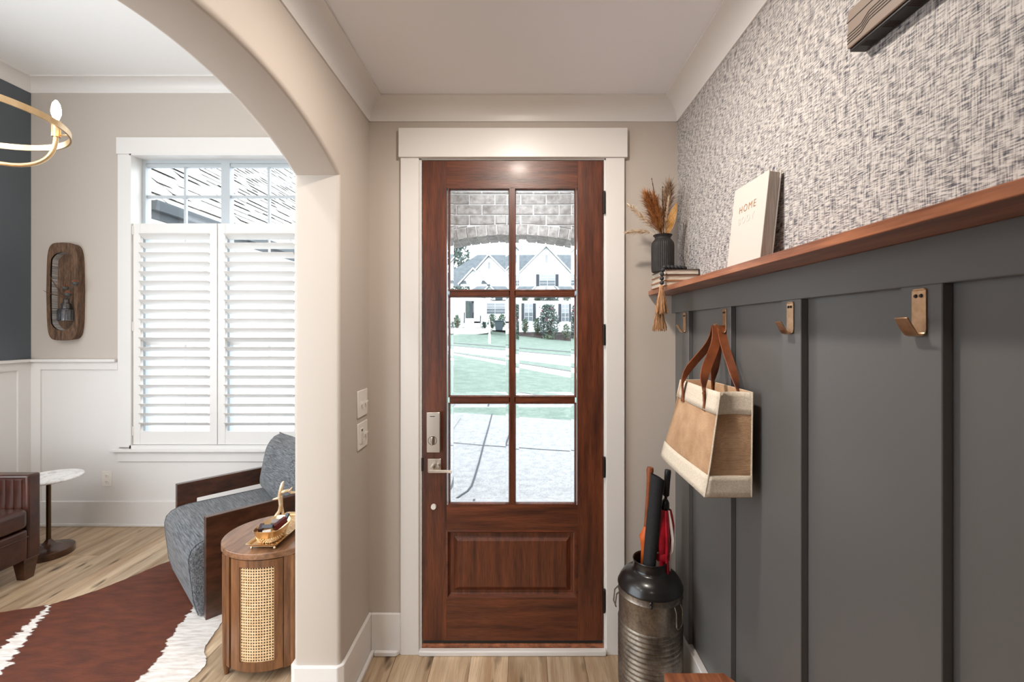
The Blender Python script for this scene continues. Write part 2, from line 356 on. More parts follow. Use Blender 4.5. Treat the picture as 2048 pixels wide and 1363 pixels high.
def cowhide(org):
    m, nt, p = nodes('brown and white cowhide'); L = nt.links.new; p.inputs['Roughness'].default_value = .75; 
    tc = N(nt, 'ShaderNodeTexCoord')
    sep = N(nt, 'ShaderNodeSeparateXYZ')
    off = N(nt, 'ShaderNodeVectorMath', operation='ADD'); off.inputs[1].default_value = (org[0], org[1], 0); L(tc.outputs['Object'], off.inputs[0])
    def nz(scale, s, d):
        mp = N(nt, 'ShaderNodeMapping'); mp.inputs['Scale'].default_value = scale; mp.inputs['Rotation'].default_value = (0, 0, R(-35)); L(off.outputs[0], mp.inputs['Vector'])
        n = N(nt, 'ShaderNodeTexNoise'); n.inputs['Scale'].default_value = s; n.inputs['Detail'].default_value = d; L(mp.outputs[0], n.inputs['Vector']); return n.outputs['Fac']
    ma = lambda op, a, b: _m(op, a, b)
    def _m(op, a, b=None):
        n = N(nt, 'ShaderNodeMath', operation=op)
        for i, q in enumerate((a, b)):
            if q is None: continue
            if isinstance(q, (int, float)): n.inputs[i].default_value = q
            else: L(q, n.inputs[i])
        return n.outputs[0]
    L(off.outputs[0], sep.inputs[0]); X, Y = sep.outputs[0], sep.outputs[1]
    rag = _m('MULTIPLY', _m('SUBTRACT', nz((7, 26, 1), 1.5, 8), .5), .12)
    # stripe: runs from A to B
    A, Bp = (-2.80, 2.72), (-2.553, 2.20); d = Vector((Bp[0]-A[0], Bp[1]-A[1])); ln = d.length; d.normalize()
    rx, ry = _m('SUBTRACT', X, A[0]), _m('SUBTRACT', Y, A[1])
    u = _m('ADD', _m('MULTIPLY', rx, d.x), _m('MULTIPLY', ry, d.y)); v = _m('ADD', _m('MULTIPLY', rx, -d.y), _m('MULTIPLY', ry, d.x))
    wdt = _m('MULTIPLY', _m('MINIMUM', _m('MAXIMUM', u, 0.0), .65), .085)
    s1 = _m('SUBTRACT', _m('ADD', wdt, .006), _m('ABSOLUTE', _m('ADD', v, rag)))
    # pale flank: everything to the right of the line A2-B2
    A2, B2 = (-1.915, 2.66), (-1.775, 2.10); d2 = Vector((B2[0]-A2[0], B2[1]-A2[1])).normalized()
    v2 = _m('ADD', _m('MULTIPLY', _m('SUBTRACT', X, A2[0]), -d2.y), _m('MULTIPLY', _m('SUBTRACT', Y, A2[1]), d2.x))
    bulge = _m('MULTIPLY', _m('SUBTRACT', nz((1, 1, 1), 4, 2), .5), .12)
    s2 = _m('ADD', _m('ADD', v2, _m('MULTIPLY', rag, .7)), bulge)
    s = _m('MAXIMUM', s1, s2)
    mr = N(nt, 'ShaderNodeMapRange'); mr.inputs['From Min'].default_value = -.004; mr.inputs['From Max'].default_value = .006; L(s, mr.inputs['Value'])
    br = N(nt, 'ShaderNodeValToRGB'); e = br.color_ramp.elements
    e[0].position, e[0].color = .3, lin(78, 37, 22); e[1].position, e[1].color = .72, lin(108, 54, 32); L(nz((3, 9, 1), 2.6, 9), br.inputs[0])
    wr = N(nt, 'ShaderNodeValToRGB'); e = wr.color_ramp.elements
    e[0].position, e[0].color = .3, lin(206, 196, 188); e[1].position, e[1].color = .6, lin(238, 234, 230); L(nz((8, 40, 1), 1.5, 4), wr.inputs[0])
    mx = N(nt, 'ShaderNodeMix', data_type='RGBA'); L(mr.outputs[0], mx.inputs['Factor']); L(br.outputs[0], mx.inputs['A']); L(wr.outputs[0], mx.inputs['B']); L(mx.outputs['Result'], p.inputs['Base Color'])
    bp = N(nt, 'ShaderNodeBump'); bp.inputs['Strength'].default_value = .5; bp.inputs['Distance'].default_value = .003; L(nz((12, 120, 1), 1.6, 3), bp.inputs['Height']); L(bp.outputs[0], p.inputs['Normal'])
    return m

# ------------------------------------------------------------------ the room shell
XL, XLo, XR, YD, YW, XLR = -.771, -.969, .789, 2.30, 3.80, -4.096
HC, HL = 2.778, 3.70
S = dict(kind='structure')

# floor with oak planks
fl = tag(B(-4.1, .79, -3.0, 3.8, -.06, -.014).build('floor', FELT), 'warm oak plank floor running through foyer and living room', 'floor', **S)
xs = [-.625-.187*19+.187*k for k in range(28)]
rp = random.Random(3)
for i, x0 in enumerate(xs):
    x1 = x0+.187
    if x1 < -4.05 or x0 > .78: continue
    a, b = max(x0, -4.09)+.0009, min(x1, .785)-.0009
    end = 3.795 if b < -.80 else 2.36
    y = -2.99 - 0.0
    cuts = [y]
    while cuts[-1] < end:
        cuts.append(cuts[-1] + rp.uniform(1.1, 2.0))
    cuts[-1] = end
    if len(cuts) > 2 and cuts[-1]-cuts[-2] < .45: cuts.pop(-2)
    for y0, y1 in zip(cuts[:-1], cuts[1:]):
        B(a, b, y0+.0009, y1-.0009, -.014, 0).build('plank', OAK, fl)

# foyer front wall round the door
wf = MB().prism([(XL, 0), (-.522, 0), (-.522, 2.50), (.434, 2.50), (.434, 0), (XR, 0), (XR, 2.95), (XL, 2.95)], 'y', YD, 2.46)
tag(wf.build('wall_front', GREIGE), 'greige painted wall around the front door', 'wall', **S)
# left wall with the arched opening
AC, AHS, ASP, AAP = 1.30, .635, 2.287, 2.425
AR = (AHS**2+(AAP-ASP)**2)/(2*(AAP-ASP))
half = math.degrees(math.asin(AHS/AR))
arcp = arc(AC, AAP-AR, AR, AR, 90+half, 90-half, 40)
poly = [(-3.0, 0), (AC-AHS, 0)] + arcp + [(AC+AHS, 0), (YW+.2, 0), (YW+.2, 3.8), (-3.0, 3.8)]
o = MB().prism(poly, 'x', XLo, XL).build('wall_left', GREIGE)
bm = bmesh.new(); bm.from_mesh(o.data)
ed = []
for e in bm.edges:
    a, b = [v.co + o.location for v in e.verts]
    if abs(a.x-b.x) > 1e-4: continue
    on = lambda q: q.z < 2.5 and AC-AHS-1e-3 <= q.y <= AC+AHS+1e-3
    if on(a) and on(b) and not (a.z < .01 and b.z < .01): ed.append(e)
bmesh.ops.bevel(bm, geom=ed, offset=.018, segments=4, affect='EDGES', profile=.5)
for f in bm.faces: f.smooth = True
bm.to_mesh(o.data); bm.free(); o.data.set_sharp_from_angle(angle=R(24))
tag(o, 'greige partition wall with a wide bullnose arched opening', 'wall', **S)
# right wall: grasscloth above, charcoal board and batten below
wr = tag(B(XR, .95, -3.0, 2.46, 0, 2.95).build('wall_right', PAPERWALL), 'right wall with woven grasscloth above charcoal board and batten', 'wall', **S)
B(.778, XR, -3.0, YD, 0, 1.80).build('wainscot_board', CHAR, wr)
B(.758, .778, -3.0, YD-.001, 1.714, 1.803).build('wainscot_rail', CHAR, wr, bevel=.0015, seg=1)
BAT = [2.11-.415*k for k in range(12)]
for y in BAT:
    B(.758, .778, y-.045, y+.045, .2, 1.714).build('batten', CHAR, wr, bevel=.0015, seg=1)
# ceilings
tag(B(XL-.01, XR+.01, -3.0, YD+.02, HC, HC+.06).build('ceiling', CEILW), 'flat foyer ceiling', 'ceiling', **S)
tag(B(XLR-.1, XLo+.01, -3.0, YW+.02, HL, HL+.06).build('ceiling_living_room', CEILB), 'bright white living room ceiling', 'ceiling', **S)
# living room walls
wx0, wx1, wz0, wz1 = -3.249, -1.815, .636, 3.087
w = B(XLR-.12, wx0, YW, YW+.16, 0, 3.8).box(wx1, XLo, YW, YW+.16, 0, 3.8).box(wx0, wx1, YW, YW+.16, 0, wz0).box(wx0, wx1, YW, YW+.16, wz1, 3.8)
ww = tag(w.build('wall_window', GREIGE), 'greige living room wall with the shuttered window', 'wall', **S)
# white wainscot on that wall (below the chair rail)
m = MB().box(XLR, -3.355, YW-.006, YW, .19, 1.36).box(-3.355, XLo, YW-.006, YW, .19, .53)
m.build('wainscot_panel', WHITE, ww)
B(XLR, -3.998, YW-.020, YW-.006, .2, 1.30).build('wainscot_stile', WHITE, ww)
B(XLR, -3.357, YW-.020, YW-.006, 1.30, 1.362).build('wainscot_rail', WHITE, ww)
lw0, lw1 = -2.6, 2.3
w = B(XLR-.12, XLR, -3.0, lw0, 0, 3.8).box(XLR-.12, XLR, lw1, YW, 0, 3.8).box(XLR-.12, XLR, lw0, lw1, 0, .65).box(XLR-.12, XLR, lw0, lw1, 3.1, 3.8)
wv = tag(w.build('wall_living_left', NAVY), 'slate blue side wall of the living room above white wainscot', 'wall', **S)
m = MB().box(XLR, XLR+.006, -3.0, lw0-.11, .19, 1.36).box(XLR, XLR+.006, lw1+.11, YW, .19, 1.36).box(XLR, XLR+.006, lw0-.11, lw1+.11, .19, .62)
m.build('wainscot_panel', WHITE, wv)
B(XLR+.006, XLR+.02, YW-.115, YW-.02, .2, 1.30).build('wainscot_stile', WHITE, wv)
B(XLR+.006, XLR+.02, lw1+.11, YW-.02, 1.30, 1.362).build('wainscot_rail', WHITE, wv)
# back wall with an unseen opening added for fill light (behind the photographer)
w = B(XLR, -3.7, -3.12, -3.0, 0, 3.8).box(-1.4, XLo, -3.12, -3.0, 0, 3.8).box(-3.7, -1.4, -3.12, -3.0, 2.6, 3.8)
w.box(XLo, .95, -3.12, -3.0, 0, 3.8)
tag(w.build('wall_back', GREIGE), 'greige wall at the back of the house with an opening added for daylight', 'wall', **S)
# unseen side window, added and widened to bring sky light in
t = empty('window_2', (XLR, (lw0+lw1)/2, .65), label='unseen side window added to the slate blue wall for daylight', cat='window', **S)
for y in (lw0, (lw0*2+lw1)/3-.03, (lw0+lw1*2)/3-.03, lw1-.05): B(XLR-.10, XLR-.04, y, y+.05, .65, 3.1).build('window_frame', WHITE, t)
for z in (.65, 3.05): B(XLR-.10, XLR-.04, lw0+.05, lw1-.05, z, z+.05).build('window_rail', WHITE, t)
m = MB()
for y in (lw0-.1, lw1): m.box(XLR, XLR+.018, y, y+.1, .55, 3.2)
m.box(XLR, XLR+.018, lw0, lw1, 3.1, 3.2).box(XLR, XLR+.05, lw0-.12, lw1+.12, .61, .65); m.build('window_casing', WHITE, t)

# crown mouldings
def cove(p, h): return [(0, -h)] + [(.006, -h)] + [(p-(p-.008)*math.cos(R(a)), -h+.006+(h-.014)*math.sin(R(a))) for a in range(0, 91, 9)] + [(p, 0), (0, 0)]
pr = cove(.087, .098)
m = MB().prism([(YD-a, HC+b) for a, b in pr], 'x', XL, XR); tag(m.build('trim_1', WHITE, smooth=True), 'cove crown moulding above the front door', 'crown moulding', **S)
m = MB().prism([(XL+a, HC+b) for a, b in pr], 'y', -3.0, YD); tag(m.build('trim_2', WHITE, smooth=True), 'cove crown moulding over the arch wall', 'crown moulding', **S)
m = MB().prism([(XR-a, HC+b) for a, b in pr], 'y', -3.0, YD); tag(m.build('trim_3', WHITE, smooth=True), 'cove crown moulding above the grasscloth', 'crown moulding', **S)
pr = cove(.10, .098)
m = MB().prism([(YW-a, HL+b) for a, b in pr], 'x', XLR, XLo); tag(m.build('trim_4', WHITE, smooth=True), 'crown moulding above the shuttered window', 'crown moulding', **S)
m = MB().prism([(XLR+a, HL+b) for a, b in pr], 'y', -3.0, YW); tag(m.build('trim_5', WHITE, smooth=True), 'crown moulding above the slate blue wall', 'crown moulding', **S)
# chair rails
tag(B(XLR, -3.362, YW-.045, YW, 1.362, 1.387).build('trim_6', WHITE, bevel=.004), 'white chair rail beside the shuttered window', 'chair rail', **S)
tag(B(XLR, XLR+.045, lw1+.11, YW, 1.362, 1.387).build('trim_7', WHITE, bevel=.004), 'white chair rail under the slate blue wall', 'chair rail', **S)

# baseboards with shoe moulding
def base(name, label, board, shoe):
    t = empty(name, Vector((sum(p[0] for p in board)/len(board), sum(p[1] for p in board)/len(board), 0)), label=label, cat='baseboard', **S)
    MB().prism(board, 'z', 0, .204).build('board', WHITE, t, bevel=.003, seg=1)
    if shoe: MB().prism(shoe, 'z', 0, .026).build('shoe_moulding', WHITE, t, bevel=.006)
    return t
base('baseboard_front', 'short white baseboard left of the front door', [(XL+.015, YD), (XL+.015, YD-.015), (-.607, YD-.015), (-.607, YD)],
     [(XL+.034, YD-.015), (XL+.034, YD-.034), (-.625, YD-.034), (-.610, YD-.015)])
y0, y1, c = AC+AHS-.015, YD, .022
base('baseboard_left', 'white baseboard wrapping the arch pier', [(XL, y1), (XL+.015, y1), (XL+.015, y0+c), (XL+.015-c, y0), (XLo-.015+c, y0), (XLo-.015, y0+c), (XLo-.015, YW), (XLo, YW), (XLo, y0+.05), (XLo+.03, y0+.05), (XL-.03, y0+.05), (XL, y0+.05)],
     [(XL+.015, y1-.015), (XL+.034, y1-.015), (XL+.034, y0+c), (XL+.028-c, y0-.019), (XLo-.028+c, y0-.019), (XLo-.015+c, y0), (XL+.015-c, y0), (XL+.015, y0+c)])
y0 = AC-AHS+.015
base('baseboard_near', 'white baseboard along the near arch pier', [(XL, -3), (XL+.015, -3), (XL+.015, y0-c), (XL+.015-c, y0), (XLo-.015+c, y0), (XLo-.015, y0-c), (XLo-.015, -3), (XLo, -3), (XLo, y0-.05), (XLo+.03, y0-.05), (XL-.03, y0-.05), (XL, y0-.05)], None)
base('baseboard_right', 'white baseboard under the charcoal wainscot', [(.778, YD), (.778, -3), (.748, -3), (.748, YD)], None)
base('baseboard_door_side', 'short white baseboard right of the front door', [(.512, YD), (.512, YD-.015), (.748, YD-.015), (.748, YD)], None)
base('baseboard_window', 'white baseboard under the shuttered window', [(XLR, YW), (XLR, YW-.022), (XLo-.015, YW-.022), (XLo-.015, YW)],
     [(XLR, YW-.022), (XLR, YW-.04), (XLo-.015, YW-.04), (XLo-.015, YW-.022)])
base('baseboard_living_left', 'white baseboard under the slate blue wall', [(XLR, YW), (XLR+.022, YW), (XLR+.022, -3), (XLR, -3)], None)

# ------------------------------------------------------------------ front door and its casing
t = empty('trim_8', (-.045, YD, 0), label='white craftsman casing around the front door', cat='door casing', **S)
for a, b in ((-.607, -.515), (.425, .517)): B(a, b, YD-.020, YD, 0, 2.492).build('side_casing', WHITE, t, bevel=.002, seg=1)
B(-.615, .530, YD-.030, YD, 2.492, 2.638).build('head_casing', WHITE, t, bevel=.002, seg=1)
for a, b in ((-.522, -.504), (.416, .434)): B(a, b, YD-.004, 2.46, 0, 2.489).build('jamb', WHITE, t)
B(-.504, .416, YD-.004, 2.46, 2.486, 2.50).build('head_jamb', WHITE, t)
B(-.515, .425, YD-.032, YD-.002, 0, .027).build('threshold_trim', WHITE, t, bevel=.006)
B(-.503, .415, YD-.002, 2.46, 0, .045).build('oak_threshold', SHELFW, t)

DX0, DX1, DY, DT, DZ0, DZ1 = -.500, .412, 2.297, .045, .062, 2.482
d1 = empty('door_1', (-.044, DY, .05), label='mahogany front door with six bevelled glass panes', cat='door', **S)
px = lambda x: (x-1043)*DY/F
pz = lambda y: CZ+(659-y)*DY/F
gx = [(px(899), px(1018)), (px(1031), px(1150))]
gz = [(pz(578.5), pz(377.5)), (pz(791.5), pz(593.5)), (pz(1006.5), pz(807.5))]
sl, sr = px(893), px(1155)
B(DX0, sl, DY, DY+DT, DZ0, DZ1).build('stile', DOORV, d1, bevel=.001, seg=1)
B(sr, DX1, DY, DY+DT, DZ0, DZ1).build('stile', DOORV, d1, bevel=.001, seg=1)
B(sl, sr, DY, DY+DT, gz[0][1]+.006, DZ1).build('top_rail', DOORH, d1)
B(sl, sr, DY, DY+DT, pz(1060), gz[2][0]-.006).build('lock_rail', DOORH, d1)
B(sl, sr, DY, DY+DT, DZ0, pz(1196)).build('bottom_rail', DOORH, d1)
MB().prism([(gx[0][1], DY+.012), (gx[0][1]+.006, DY+.003), (gx[1][0]-.006, DY+.003), (gx[1][0], DY+.012), (gx[1][0], DY+DT), (gx[0][1], DY+DT)], 'z', gz[2][0]-.006, gz[0][1]+.006).build('upright_muntin', DOORV, d1)
for k in (0, 1):
    a, b = gz[k+1][1], gz[k][0]
    for g in gx:
        MB().prism([(DY+.012, a), (DY+.003, a+.008), (DY+.003, b-.008), (DY+.012, b), (DY+DT, b), (DY+DT, a)], 'x', g[0], g[1]).build('crossbar', DOORH, d1)
# glazing beads, panes and their bevels
for g in gx:
    for z in gz:
        a, b, e, f = g[0], g[1], z[0], z[1]; w = .009; m = MB()
        edge = ((a if g is gx[0] else a), b)
        o_ = [(a-.007, e-.007), (b+.007, e-.007), (b+.007, f+.007), (a-.007, f+.007)]
        i_ = [(a+.002, e+.002), (b-.002, e+.002), (b-.002, f-.002), (a+.002, f-.002)]
        r0 = [(p[0], DY+.001, p[1]) for p in o_]; r1 = [(p[0]*.5+q[0]*.5, DY+.001, p[1]*.5+q[1]*.5) for p, q in zip(o_, i_)]
        r2 = [(p[0], DY+.014, p[1]) for p in i_]; r3 = [(p[0], DY+.03, p[1]) for p in i_]; r4 = [(p[0], DY+.03, p[1]) for p in o_]
        m.loft([r0, r1, r2, r3, r4, r0], True, False); m.build('glazing_bead', DOORV, d1, weld=True)
        bw, y0 = .018, DY+.020
        pane = B(a+bw, b-bw, y0, y0+.0005, e+bw, f-bw).build('glass_pane', GLASS, d1)
        ri = [(a+bw, e+bw), (b-bw, e+bw), (b-bw, f-bw), (a+bw, f-bw)]
        ro = [(a, e), (b, e), (b, f), (a, f)]
        m = MB().loft([[(p[0], y0-.0025, p[1]) for p in ri], [(p[0], y0, p[1]) for p in ro], [(p[0], y0+.003, p[1]) for p in ro], [(p[0], y0+.003, p[1]) for p in ri], [(p[0], y0-.0025, p[1]) for p in ri]], True, False)
        m.build('glass_bevel', DGLASS, pane, weld=True)
# raised panel
pa, pb, pe, pf = sl, sr, pz(1196), pz(1060)
m = MB(); n_ = []
for ins, yy in ((0, .012), (.010, .012), (.020, .018), (.034, .018), (.056, .004), (.056, .004)):
    n_.append([(pa+ins, DY+yy, pe+ins), (pb-ins, DY+yy, pe+ins), (pb-ins, DY+yy, pf-ins), (pa+ins, DY+yy, pf-ins)])
m.loft(n_[:5], True, False); m.add(n_[4], [(0, 1, 2, 3)]); m.add([(pa, DY+.03, pe), (pb, DY+.03, pe), (pb, DY+.03, pf), (pa, DY+.03, pf)], [(0, 1, 2, 3)])
m.build('raised_panel', DOORV, d1, weld=True)
m = MB()
o_ = [(pa-.003, pe-.003), (pb+.003, pe-.003), (pb+.003, pf+.003), (pa-.003, pf+.003)]; i_ = [(pa+.014, pe+.014), (pb-.014, pe+.014), (pb-.014, pf-.014), (pa+.014, pf-.014)]
h_ = [(p[0]*.45+q[0]*.55, p[1]*.45+q[1]*.55) for p, q in zip(o_, i_)]
m.loft([[(p[0], DY-.001, p[1]) for p in o_], [(p[0], DY-.003, p[1]) for p in h_], [(p[0], DY+.013, p[1]) for p in i_], [(p[0], DY+.02, p[1]) for p in o_], [(p[0], DY-.001, p[1]) for p in o_]], True, False)
m.build('panel_moulding', DOORH, d1, weld=True)
B(DX0+.002, DX1-.002, DY+.004, DY+.04, .047, .064).build('door_sweep', CHIMED, d1)
# hardware
k0, k1 = px(855), px(882)
lk = B(k0, k1, DY-.028, DY, pz(902), pz(822)).build('deadbolt_plate', NICKEL, d1, bevel=.003); tag(lk, 'satin nickel electronic deadbolt')
cy = Vector((px(867), DY-.029, pz(878)))
m = MB().ring([cy+Vector((.0215*math.cos(a*.2618), 0, .0215*math.sin(a*.2618))) for a in range(24)], .0009, 6); m.build('thumb_turn_ring', DARKM, lk, smooth=True)
B(cy.x-.0055, cy.x+.0055, DY-.048, DY-.028, cy.z-.021, cy.z+.021).build('thumb_turn', NICKEL, lk, bevel=.004)
B(cy.x-.012, cy.x+.012, DY-.0284, DY-.0278, pz(831), pz(829.6)).build('maker_mark', DARKM, lk)
rs = B(px(856), px(883), DY-.010, DY, pz(943), pz(916)).build('handle_plate', NICKEL, d1, bevel=.0015); tag(rs, 'satin nickel lever handle')
hz = pz(937)
m = MB().tube([(px(867), DY-.008, hz+.014), (px(867), DY-.05, hz+.014)], .010, 16); m.build('lever_neck', NICKEL, rs, smooth=True)
m = MB().prism([(px(861), DY-.056), (px(861), DY-.044), (px(893), DY-.044), (px(905), DY-.052), (px(908), DY-.060), (px(896), DY-.055)], 'z', hz-.004, hz+.010); m.build('lever', NICKEL, rs, bevel=.0015)
m = MB().tube([(px(877), DY-.008, hz+.020), (px(877), DY-.03, hz+.020)], [.006, .009], 12); m.build('privacy_turn', NICKEL, rs, smooth=True)
cap = MB().tube([(px(867.5), DY-.012, pz(1012)), (px(867.5), DY+.001, pz(1012))], [.0125, .0135], 20).build('white_button', PLAST, d1, smooth=True)
B(px(843), px(847), DY-.004, DY+.003, pz(941), pz(915)).build('latch_plate', DARKM, d1)
for a, b in ((383, 428), (648, 690), (912, 953), (1176, 1222)):
    hg = B(px(1205), px(1210), DY-.006, DY+.004, pz(b), pz(a)).build('hinge', DARKM, d1)
    MB().tube([(px(1207.5), DY-.010, pz(b)), (px(1207.5), DY-.010, pz(a))], .0062, 10).build('hinge_barrel', DARKM, hg, smooth=True)

# ------------------------------------------------------------------ living room window and shutters
w1 = empty('window_1', ((wx0+wx1)/2, YW, wz0), label='twin white window with grilles behind half shutters', cat='window', **S)
fy0, fy1 = YW+.09, YW+.15
gl = YW+.12
mid = (wx0+wx1)/2
for a, b in ((wx0, wx0+.035), (mid-.037, mid+.037), (wx1-.035, wx1)): B(a, b, fy0, fy1, wz0, wz1).build('frame_post', BACKLIT, w1)
for z0, z1 in ((wz0, wz0+.05), (2.42, 2.48), (wz1-.035, wz1)):
    B(wx0+.035, mid-.037, fy0, fy1, z0, z1).build('frame_rail', BACKLIT, w1); B(mid+.037, wx1-.035, fy0, fy1, z0, z1).build('frame_rail', BACKLIT, w1)
for a, b in ((wx0+.035, mid-.037), (mid+.037, wx1-.035)):
    c = (a+b)/2
    B(a, b, fy0+.01, fy1-.01, wz1-.062, wz1-.036).build('sash_rail', BACKLIT, w1)
    for z0, z1 in ((wz0+.05, 1.50), (1.56, 2.42), (2.48, 2.76), (2.785, wz1-.062)):
        for p, q in ((a+.004, c-.010), (c+.010, b-.004)):
            B(p, q, gl, gl+.0005, z0, z1).build('pane', GLASS, w1)
    B(a, b, fy0+.005, fy1-.005, 1.50, 1.56).build('meeting_rail', WHITE, w1)
    B(c-.009, c+.009, gl-.012, gl+.012, 2.48, wz1-.062).build('upright_muntin', BACKLIT, w1)
    B(a, b, gl-.011, gl+.011, 2.761, 2.784).build('cross_muntin', BACKLIT, w1)
    B(c-.006, c+.006, gl-.008, gl+.008, wz0+.05, 1.50).build('upright_muntin', WHITE, w1); B(c-.006, c+.006, gl-.008, gl+.008, 1.56, 2.42).build('upright_muntin', WHITE, w1)
B(wx0, wx0+.006, YW, fy0, .645, wz1).build('jamb_liner', WHITE, w1); B(wx1-.006, wx1, YW, fy0, .645, wz1).build('jamb_liner', WHITE, w1); B(wx0+.006, wx1-.006, YW, fy0, wz1-.006, wz1).build('head_liner', WHITE, w1)
# casing, stool, apron
for a, b in ((wx0-.106, wx0), (wx1, wx1+.106)): B(a, b, YW-.022, YW, .655, 3.087).build('window_casing', WHITE, w1, bevel=.002, seg=1)
B(wx0-.112, wx1+.112, YW-.030, YW, 3.087, 3.225).build('head_casing', WHITE, w1, bevel=.002, seg=1)
B(wx0-.150, wx1+.150, YW-.055, YW+.09, .620, .645).build('window_stool', WHITE, w1, bevel=.005)
B(wx0-.106, wx1+.106, YW-.022, YW, .535, .620).build('apron', WHITE, w1, bevel=.002, seg=1)
B(wx0-.001, wx0+.012, YW-.03, YW+.03, .645, 3.087).build('hang_strip', WHITE, w1)
B(wx0, wx1, YW-.03, YW+.03, 3.075, 3.087).build('head_strip', WHITE, w1)
B(wx0, wx1, YW-.03, YW+.03, .645, .672).build('sill_strip', WHITE, w1)
lou = None
def shutter(x0, x1, label, hinge_x):
    global lou
    t = empty('plantation_shutter', ((x0+x1)/2, YW, .676), label=label, cat='shutter', group='plantation shutters in the living room window')
    z0, z1 = .676, 2.515; s = .062
    for a, b in ((x0, x0+s), (x1-s, x1)): B(a, b, YW-.012, YW+.018, z0, z1).build('stile', WHITE, t, bevel=.0015, seg=1)
    B(x0+s, x1-s, YW-.010, YW+.016, 2.428, z1).build('top_rail', WHITE, t); B(x0+s, x1-s, YW-.010, YW+.016, z0, .782).build('bottom_rail', WHITE, t)
    for k in range(21):
        z = 2.428 - (k+.5)*(2.428-.782)/21
        if lou is None:
            pts = [(.0455*math.cos(R(a)), .0052*math.sin(R(a))) for a in range(0, 360, 20)]
            rot = R(-26)
            pts = [(p*math.cos(rot)-q*math.sin(rot), p*math.sin(rot)+q*math.cos(rot)) for p, q in pts]
            m = MB().prism(pts, 'x', -(x1-x0)/2+s+.001, (x1-x0)/2-s-.001)
            lou = m.build('louver', WHITE, t, local=True, smooth=True); lou.location = Vector((0, .004, z-.676))
        else:
            c = lou.copy(); C.objects.link(c); c.parent = t; c.location = Vector((0, .004, z-.676))
    for z in (.75, 1.62, 2.42): B(hinge_x-.006, hinge_x+.006, YW-.017, YW-.011, z, z+.075).build('hinge', WHITE, t, bevel=.002)
    return t
shutter(wx0+.014, mid-.003, 'white plantation shutter, left panel nearer the wall planter', wx0+.016)
shutter(mid+.003, wx1-.014, 'white plantation shutter, right panel beside the arch pier', wx1-.016)

# ------------------------------------------------------------------ foyer things
# ledge shelf
tag(B(.641, XR, -2.2, YD-.001, 1.803, 1.825).build('picture_ledge', SHELFW, bevel=.0012, seg=1), 'long walnut ledge shelf along the charcoal wall', 'shelf')

# coat hooks
hk = None
HL4 = ['brass coat hook nearest the front door, under the tassel', 'brass coat hook holding the tote bag', 'bare brass coat hook right of the tote bag', 'large bare brass coat hook nearest the camera']
hooks = []
for i, y in enumerate(BAT[:4]):
    t = empty('coat_hook', (.758, y, 1.617), label=HL4[i], cat='hook', group='brass hooks along the charcoal battens')
    if hk is None:
        w = .0155
        path = [(-.0018, .088), (-.0018, .016), (-.004, .006), (-.010, .0015), (-.017, .004), (-.024, .014), (-.037, .036)]
        m = MB().ribbon([(a, 0, b) for a, b in path], (0, 1, 0), [2*w]*6+[2*w*.96], .0032)
        top = [(-.0034, -w, .088), (-.0034, w, .088), (-.0002, w, .088), (-.0002, -w, .088)]
        m.prism([(-w, .088), (w, .088), (w*.7, .0915), (-w*.7, .0915)], 'x', -.0034, -.0002)
        hk = [m.build('hook_strap', BRASS, t, local=True, bevel=.0008, smooth=True)]
        for s in (-.006, .006):
            hk.append(MB().tube([(-.0055, s, .077), (-.003, s, .077)], [.003, .0042], 10).build('screw', DARKM, t, local=True, smooth=True))
    else:
        for h in hk:
            c = h.copy(); C.objects.link(c); c.parent = t
    hooks.append(t)

# tote bag
tb = empty('tote_bag', (.67, 1.67, 1.09), label='jute tote bag with cream bands and tan leather handles on a hook', cat='bag')
yn, yf = 1.474, 1.842
def bagx(y, z, side):
    # bag front (side 0) and back (side 1) surface x, with slack bulges
    h = (z-1.09)/.337
    fx = .592 + .058*h + .004*math.sin(9*y+4*h)
    bx = .742 + .004*h
    return fx if side == 0 else bx
def bag_sheet(z0, z1, kind, eps, nz=4, ny=10):
    m = MB(); g = []
    for j in range(nz+1):
        z = z0+(z1-z0)*j/nz; h = (z-1.09)/.337; row = []
        e = eps
        yfar = yf + .066*max(0,1-h)**1.1
        a = bagx(yn, z, 0)-e; b = bagx(yn, z, 1)+e
        if kind == 'front':
            for i in range(ny+1):
                u = i/ny; y = yn-e+(yfar-yn+2*e)*u
                zz = z + (.012*(u)*(1-h))
                row.append((bagx(y, z, 0)-e - .006*math.sin(math.pi*u), y, zz))
        else:
            for i in range(ny+1):
                u = i/ny; x = a+(b-a)*u
                pinch = .020*h*math.sin(math.pi*u) if kind == 'near' else 0
                row.append((x, (yn-e+pinch) if kind == 'near' else yfar+e, z+(.012*(1-h) if kind == 'far' else 0)))
        g.append(row)
    n = ny+1; vs = [v for r in g for v in r]
    fs = [(j*n+i, j*n+i+1, (j+1)*n+i+1, (j+1)*n+i) for j in range(nz) for i in range(ny)]
    return m.add(vs, fs)
def bag_wall(kinds, z0, z1, eps, mt, name):
    m = MB()
    for k in kinds: q = bag_sheet(z0, z1, k, eps); m.add(q.v, q.f)
    if 'front' in kinds:
        # back sheet as a plain grid
        g = []
        for j in range(5):
            z = z0+(z1-z0)*j/4; h = (z-1.09)/.337; yfar = yf+.066*max(0,1-h)**1.1
            g.append([(bagx(0, z, 1)+eps, yn-eps+(yfar-yn+2*eps)*i/10, z+.012*(i/10)*(1-h)) for i in range(11)])
        m.add([v for r in g for v in r], [(j*11+i, j*11+i+1, (j+1)*11+i+1, (j+1)*11+i) for j in range(4) for i in range(10)])
    o = m.build(name, mt, tb, smooth=True, weld=True)
    sd = o.modifiers.new('cloth', 'SOLIDIFY'); sd.thickness = .002; sd.offset = 1
    return o
ZB, ZT = 1.09, 1.427
